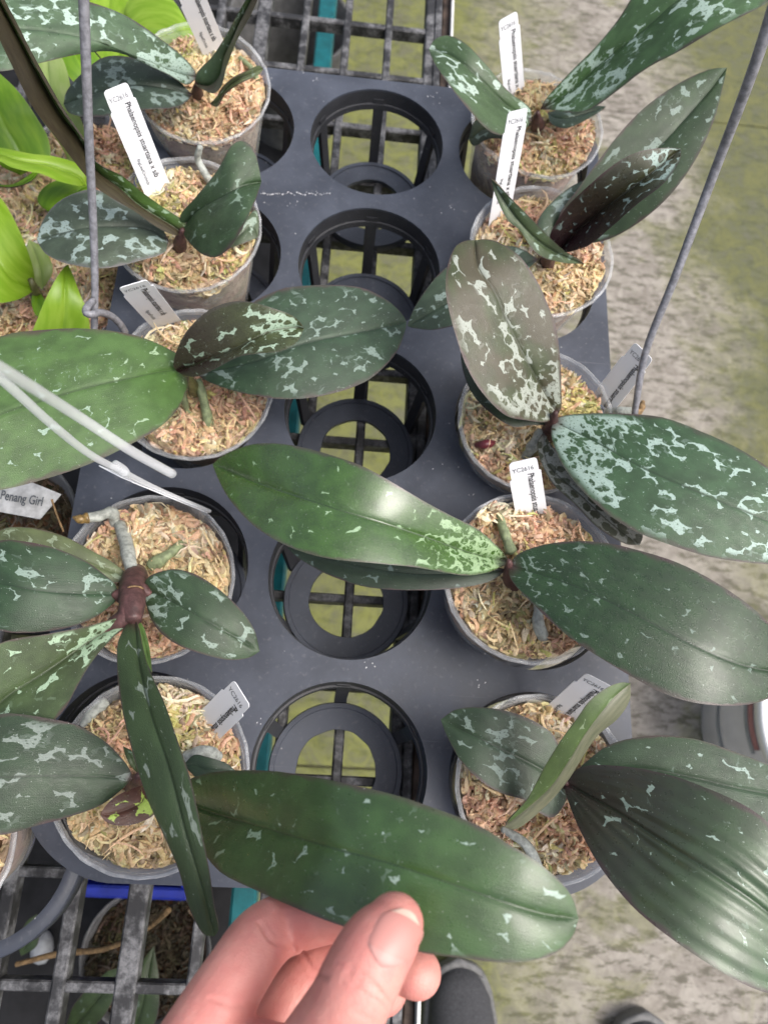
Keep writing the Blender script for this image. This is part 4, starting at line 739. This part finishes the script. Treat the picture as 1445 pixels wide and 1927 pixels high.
# ------------------------------------------------------------------ lower shelf below the bench
LZ = -.42
v, f = boxvf(-.75, -.085, -.7, .12, LZ-.02, LZ, .003); o = link('lower_shelf', mesh('lower_shelf', v, f), M_SHELF_SHADE, smooth=False); tag(o, 'board shelf below the grid at the lower left, coloured near-black for shade', 'shelf')
v, f = boxvf(-.75, -.12, .13, 1.6, LZ-.02, LZ, .003); o = link('lower_shelf', mesh('lower_shelf', v, f), M_SHELF_SHADE, smooth=False); tag(o, 'board shelf below the back of the bench, coloured near-black for shade', 'shelf')
bl = tag(empty('blue_crate', P(250, 1660, LZ)), 'blue plastic crate on the shelf below the grid', 'crate')
c0 = P(150, 1672, -.30); c1 = P(360, 1672, -.30)
for (x0, x1, y0, y1) in ((c0[0], c1[0], c0[1]-.004, c0[1]+.006), (c0[0], c0[0]+.008, c0[1]+.006, c0[1]+.16), (c1[0]-.008, c1[0], c0[1]+.006, c0[1]+.16), (c0[0]+.008, c1[0]-.008, c0[1]+.15, c0[1]+.16)):
    v, f = boxvf(x0, x1, y0, y1, LZ+.001, -.28, .002); link('side', mesh('side', v, f), M_BLUE, bl, smooth=False)
C = P(275, 1800, -.30); e = tag(empty('plant_pot', C-np.array([0, 0, .12])), 'mossy clear pot in the dark below the grid bench', 'pot'); pot(e, C, (.1, .05, 1), R=.055, h=.118, seed=51, mossn=1200, tone=.09, mat=M_SMOKE_SHADE, rmat=M_SMOKE_SHADE)  # smoky plastic and very dark moss put the bench shade into the colours
v, f = tube([P(30, 1815, -.25), P(110, 1795, -.26), P(200, 1785, -.24), P(280, 1745, -.20), P(318, 1712, -.17)], [.002, .0025, .002, .0022], 8, 24, .1); o = link('dry_twig', mesh('dry_twig', v, f), M_TWIG); tag(o, 'pale dry twig lying below the grid bars', 'twig')
k_ = 0
for (x, y, r_) in ((78, 1785, .011),):
    bm = bmesh.new(); bmesh.ops.create_icosphere(bm, subdivisions=2, radius=r_)
    for q in bm.verts: q.co = q.co*(1+.12*math.sin(q.co.x*200+q.co.y*150)); q.co.y *= 1.5
    me = bpy.data.meshes.new('pebble'); bm.to_mesh(me); bm.free(); me.transform(Matrix.Translation(V(P(x, y, LZ+.012)))); o = link('pebble', me, plain('pale_stone', (.30, .31, .32), .6)); tag(o, 'pale pebble lying on the dark lower shelf', 'stone')
DG = LM('shade_leaf', (.03, .055, .02), (.1, .14, .1), .1, 2., 97)  # leaf greens darkened to paint in the shade below the bench
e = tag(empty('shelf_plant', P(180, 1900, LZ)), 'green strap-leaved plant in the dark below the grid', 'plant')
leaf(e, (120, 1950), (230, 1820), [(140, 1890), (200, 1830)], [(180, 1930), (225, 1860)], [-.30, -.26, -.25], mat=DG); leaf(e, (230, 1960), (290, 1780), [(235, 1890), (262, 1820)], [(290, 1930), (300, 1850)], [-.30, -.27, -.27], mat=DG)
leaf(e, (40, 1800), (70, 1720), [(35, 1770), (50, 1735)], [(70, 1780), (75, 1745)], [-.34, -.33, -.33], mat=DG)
v, f = lathe([(.06, -.15), (.075, 0), (.078, .002), (.08, 0), (.078, -.01), (.064, -.15)], 48); C = P(545, 40, -.25); o = link('nursery_pot', mesh('nursery_pot', v+C, f), plain('grey_plastic_pot', (.10, .10, .10), .5)); tag(o, 'grey nursery pot standing below the back of the grid', 'pot')

# ------------------------------------------------------------------ bucket and shoes on the floor
BC = np.array([.735, .085, FZ]); bk = tag(empty('bucket', BC), 'white plastic bucket with a red band on the floor at the right edge', 'bucket')
M_BKT = plain('white_bucket_plastic', (.66, .65, .66), .35, .5, .06, 30)
v, f = lathe([(.001, .002), (.128, .002), (.132, .006), (.136, .10), (.139, .185), (.139, .19)], 72); link('body', mesh('body', v+BC, f), M_BKT, bk)
v, f = lathe([(.139, .186), (.146, .187), (.147, .202), (.142, .206), (.138, .203), (.13, .199), (.001, .199)], 72); link('lid', mesh('lid', v+BC, f), plain('bright_white_lid', (.85, .86, .88), .35, .5, .03), bk)
M_RED = plain('red_print', (.36, .17, .17), .5, .3, .3, 40); M_GREY = plain('grey_print', (.30, .32, .34), .5, .3, .2, 40)
def band(z0, z1, mt, a0, a1, nm):
    an = np.radians(np.linspace(a0, a1, 40)); rr = lambda z: .1325+.0395*z+.0006
    v = np.vstack([np.stack([rr(z)*np.cos(an), rr(z)*np.sin(an), np.full(40, z)], 1) for z in (z0, z1)]); link(nm, mesh(nm, v+BC, grid_faces(2, 40)), mt, bk)
band(.158, .172, M_RED, 120, 195, 'printed_band'); band(.146, .156, M_GREY, 120, 197, 'printed_band'); band(.060, .069, M_GREY, 165, 240, 'printed_line')
an = np.radians(np.linspace(165, 150, 12)); zz = np.linspace(.060, .035, 12)
v = np.vstack([np.stack([(.1325+.0395*(z_+d)+.0006)*np.cos(an), (.1325+.0395*(z_+d)+.0006)*np.sin(an), z_+d], 1) for d in (0, .009) for z_ in (zz,)]); link('printed_line', mesh('printed_line', v+BC, grid_faces(2, 12)), M_GREY, bk)
def fabric():
    k = NT('charcoal_fabric'); g = k.geo(); n = k.noise(g, 500, 3, .7); n2 = k.noise(g, 25, 3)
    k.bsdf(Base_Color=k.mix(k.rng(n, .3, .7), (.022, .023, .026), (.055, .056, .062)), Roughness=.85, Normal=k.bump(n, .4, .001)); return k.m
M_FAB = fabric(); M_SOLE = plain('grey_rubber_sole', (.12, .12, .12), .6, .3, .2, 120, .2)
def shoe(toe, rot, label):
    e = tag(empty('shoe', toe), label, 'shoe', 'dark shoes on the floor'); n = 34; ts = np.linspace(0, 1, n); L = .29
    half = np.interp(ts, [0, .02, .06, .14, .28, .45, .65, .85, .96, 1], [.004, .020, .034, .045, .050, .046, .037, .036, .028, .004])
    ht = np.interp(ts, [0, .02, .06, .15, .30, .45, .6, .8, 1], [.030, .040, .050, .058, .070, .090, .105, .10, .095])
    def loft(fn, m=28):
        v = np.vstack([fn(i, m) for i in range(n)]); return v, grid_faces(n, m, close=True)+[tuple(range(m))[::-1], tuple(range((n-1)*m, n*m))]
    R3 = np.array(Matrix.Rotation(rot, 3, 'Z'))
    def up(i, m):
        a = np.linspace(0, 2*np.pi, m, endpoint=False); z0 = .026; h = ht[i]-z0; x = np.sign(np.cos(a))*np.abs(np.cos(a))**.8*half[i]*.94; z = z0+np.where(np.sin(a) > 0, np.sin(a)*h, np.sin(a)*.002); return np.stack([x, np.full(m, -.006-ts[i]*(L-.012)), z], 1)
    def sole(i, m):
        a = np.linspace(0, 2*np.pi, m, endpoint=False); x = np.sign(np.cos(a))*np.abs(np.cos(a))**.4*half[i]*1.05; z = .015+np.sign(np.sin(a))*np.abs(np.sin(a))**.4*.0145+.006*max(0, 1-ts[i]*7); return np.stack([x, np.full(m, .002-ts[i]*(L+.004)), z], 1)
    for fn, nm, mt in ((up, 'upper', M_FAB), (sole, 'sole', M_SOLE)):
        v, f = loft(fn); link(nm, mesh(nm, v @ R3.T+np.asarray(toe), f), mt, e)
    v, f = tube([np.array([.94*half[i]*s_*.9, -.006-ts[i]*(L-.012), .034]) @ R3.T+np.asarray(toe) for s_, i in [(-1, k) for k in range(12, 1, -2)]+[(1, k) for k in range(2, 13, 2)]], .003, 8, 40); link('toe_welt', mesh('toe_welt', v, f), M_SOLE, e)
T1 = P(862, 1806, FZ+.03); T1[2] = FZ; shoe(T1, math.radians(4), 'dark grey shoe whose toe shows right below the held leaf')
T2 = P(1215, 1906, FZ+.03); T2[2] = FZ; shoe(T2, math.radians(-6), 'dark shoe with only its toe rim at the bottom edge')

# ------------------------------------------------------------------ hand holding the long leaf
def skin():
    k = NT('skin'); g = k.geo(); n1 = k.noise(g, 60, 3); n2 = k.noise(g, 900, 3, .7); n3 = k.noise(g, 220, 3, .6)
    c = k.mix(k.rng(n1, .35, .65), (.58, .225, .195), (.66, .295, .25)); c = k.mix(k.math('MULTIPLY', k.rng(n3, .45, .7), .35), c, (.58, .19, .175))
    vo = k.n('TexVoronoi', feature='DISTANCE_TO_EDGE'); k.set(vo.inputs['Vector'], g); vo.inputs['Scale'].default_value = 900
    k.bsdf(Base_Color=c, Roughness=k.rng(n3, .3, .7, .42, .55), Normal=k.bump(k.math('ADD', n2, k.math('MULTIPLY', k.rng(vo.outputs[0], 0, .2), .6)), .24, .0005)); k.b.inputs['Subsurface Weight'].default_value = .18; k.b.inputs['Subsurface Radius'].default_value = (.006, .0022, .0012); k.b.inputs['Subsurface Scale'].default_value = .6
    return k.m
M_SKIN = skin()
def cone_chain(pts, flat=1.0, seg=20):
    """dense loft of round sections through (x,y,z,r) points"""
    p = np.array([np.r_[P(*q[:3]), q[3]] for q in pts]); n = 60; ts = np.linspace(0, 1, n); c = arc(p[:, :3], ts)
    L = np.r_[0, np.cumsum(np.linalg.norm(np.diff(p[:, :3], axis=0), axis=1))]; L /= L[-1]; q = crom(np.c_[L, p[:, 3]], 200); r = np.interp(ts, q[:, 0], q[:, 1])
    tg = np.gradient(c, axis=0); tg /= np.linalg.norm(tg, axis=1)[:, None]; a = np.cross(tg[0], [0, 0, 1.]); v = []
    def ring(cc, rr, a, b): an = np.linspace(0, 2*np.pi, seg, endpoint=False); return cc+rr*(np.cos(an)[:, None]*a+flat*np.sin(an)[:, None]*b)
    for i in range(n):
        a = a-tg[i]*np.dot(a, tg[i]); a /= np.linalg.norm(a); b = np.cross(tg[i], a)
        if i == 0:
            for u in (80, 55, 30): u = math.radians(u); v.append(ring(c[0]-tg[0]*r[0]*math.sin(u), r[0]*math.cos(u), a, b))
        v.append(ring(c[i], r[i], a, b))
        if i == n-1:
            for u in (20, 40, 60, 78): u = math.radians(u); v.append(ring(c[i]+tg[i]*r[i]*math.sin(u), r[i]*math.cos(u), a, b))
    m = len(v); v = np.vstack(v); return v, grid_faces(m, seg, close=True)+[tuple(range(seg))[::-1], tuple(range((m-1)*seg, m*seg))]
thumb = [(560, 2060, .205, .0155), (608, 1975, .212, .0135), (655, 1890, .220, .0118), (676, 1845, .223, .0117), (705, 1790, .2245, .0112), (733, 1752, .2235, .0100), (742, 1738, .2225, .0088)]
index = [(300, 2080, .185, .0135), (385, 1935, .185, .0125), (445, 1835, .181, .0113), (492, 1768, .171, .0112), (535, 1740, .165, .0106), (610, 1722, .172, .0096), (680, 1716, .184, .0087), (730, 1722, .190, .0078)]
middle = [(395, 2130, .158, .0135), (485, 1965, .153, .0118), (558, 1862, .150, .0108), (610, 1812, .150, .0106), (668, 1795, .156, .0100), (735, 1808, .172, .0092), (785, 1832, .184, .0082)]
ring_ = [(460, 2150, .150, .0130), (540, 1990, .150, .0118), (600, 1905, .152, .0108), (660, 1868, .158, .0098), (720, 1862, .168, .0088)]
palm = [(360, 2200, .17, .020), (430, 2130, .172, .021), (520, 2120, .175, .021)]
palm2 = [(430, 2300, .172, .026), (450, 2200, .170, .024), (500, 2080, .176, .019)]
web = [(330, 2060, .182, .014), (430, 2010, .184, .014), (540, 2030, .192, .014)]
wrist = [(400, 2600, .165, .026), (420, 2450, .168, .026), (440, 2300, .170, .027)]
vv, ff = merge([cone_chain(q) for q in (thumb, index, middle, ring_, palm, palm2, web, wrist)])
ho = link('h_tmp', mesh('h_tmp', vv, ff), M_SKIN)
md = ho.modifiers.new('r', 'REMESH'); md.mode = 'VOXEL'; md.voxel_size = .0009; md.use_smooth_shade = True
md = ho.modifiers.new('s', 'SMOOTH'); md.factor = .5; md.iterations = 7
dg = bpy.context.evaluated_depsgraph_get(); dg.update(); hm = bpy.data.meshes.new_from_object(ho.evaluated_get(dg)); bpy.data.objects.remove(ho)
nv = len(hm.vertices); co = np.zeros(nv*3); hm.vertices.foreach_get('co', co); co = co.reshape(-1, 3); no = np.zeros(nv*3); hm.vertex_normals.foreach_get('vector', no) if hasattr(hm, 'vertex_normals') else None; no = no.reshape(-1, 3)
# project to photo pixels to lay the skin creases along real joints
def proj(c):
    q = (c-CAM) @ RM; return np.stack([W0/2+FPX*q[:, 0]/-q[:, 2], H0/2-FPX*q[:, 1]/-q[:, 2]], 1)
px = proj(co)
def crease(pts, depth, width, zmin=-1):
    global co
    c = arc(np.array(pts, float), np.linspace(0, 1, 40)); d = np.sqrt(((px[:, None, :]-c[None])**2).sum(2)).min(1)
    k = (no[:, 2] > -.1) & (co[:, 2] > zmin); g = np.exp(-(d/width)**2)-.2*np.exp(-((d-width*2.2)/(width*1.2))**2); co -= no*(depth*g*k)[:, None]
crease([(490, 1738), (512, 1770), (554, 1786)], .0008, 4); crease([(498, 1730), (530, 1772), (556, 1778)], .0003, 3)
crease([(571, 1792), (588, 1822), (614, 1842)], .0007, 4); crease([(581, 1790), (600, 1818), (622, 1836)], .0003, 3)
crease([(395, 1880), (430, 1890), (474, 1896)], .0006, 4)
for i, (dx, dy) in enumerate(((0, 0), (8, 11), (-7, -9), (16, 20), (3, 28))):
    crease([(640+dx, 1822+dy), (668+dx, 1832+dy+3*(i % 2)), (700+dx, 1850+dy), (722+dx, 1872+dy)], .00060, 2.6, .205)
crease([(660, 1905), (690, 1915), (715, 1935)], .0003, 3, .205)
hm.vertices.foreach_set('co', co.ravel()); hm.update()
hm.name = 'hand'
hand = bpy.data.objects.new('person_hand', hm); COL.objects.link(hand)
if not hm.materials: hm.materials.append(M_SKIN)
hm.polygons.foreach_set('use_smooth', np.ones(len(hm.polygons), bool))
tag(hand, 'bare hand pinching the long green leaf between thumb and fingers', 'hand')
# thumb nail
kn = NT('nail'); g = kn.geo(); kn.bsdf(Base_Color=(.52, .235, .205), Roughness=.42); M_NAIL = kn.m; M_NAILT = plain('nail_tip', (.62, .44, .36), .35, .5, .05)
from mathutils.bvhtree import BVHTree
bvh = BVHTree.FromPolygons([tuple(c) for c in co], [tuple(p.vertices) for p in hm.polygons])
NC = np.array([742., 1768.]); axd = np.array([.44, -.90]); axd /= np.linalg.norm(axd); pd = np.array([-axd[1], axd[0]])
def nail_part(v0, v1, name, mt, lift, nu=22, nvv=20):
    P_, F_ = [], []
    for j in range(nvv):
        b = v0+(v1-v0)*j/(nvv-1)
        hw = 47*(1-max(0, (b-.25)/.75)**3*.55)*(1-max(0, (-b-.3)/.7)**2.2*.62)
        for i in range(nu):
            a = -1+2*i/(nu-1); bb = b*58 + (0 if b > -.2 else (-b-.2)*14*(a*a))*1.0 - (6*(a*a) if b > .7 else 0)
            p = NC+pd*a*hw+axd*bb
            d = ray(*p); d = d/np.linalg.norm(d); loc, nr, _, _ = bvh.ray_cast(V(CAM), V(d))
            if loc is None: loc, nr = V(P(*p, .222)), Vector((0, 0, 1))
            e_ = min(1, (1-abs(a))*6)*min(1, (j+.3)*.5 if v0 < -.5 else 1)
            P_.append(np.asarray(loc+nr*(lift*e_-.00008)))
    P_ = np.array(P_); q = P_.reshape(nvv, nu, 3)
    for _ in range(3): q[1:-1, 1:-1] = (q[1:-1, 1:-1]*2+q[:-2, 1:-1]+q[2:, 1:-1]+q[1:-1, :-2]+q[1:-1, 2:])/6
    o = link(name, mesh(name, q.reshape(-1, 3), grid_faces(nvv, nu)), mt, hand); return o
nl = nail_part(-1., .86, 'thumb_nail', M_NAIL, .00050); 
tp = nail_part(.80, 1.02, 'nail_tip', M_NAILT, .00062, nvv=6); setparent(tp, nl)
lu = nail_part(-.99, -.52, 'nail_moon', plain('nail_moon', (.52, .265, .235), .42, .5, .03), .00056, nvv=8); setparent(lu, nl)
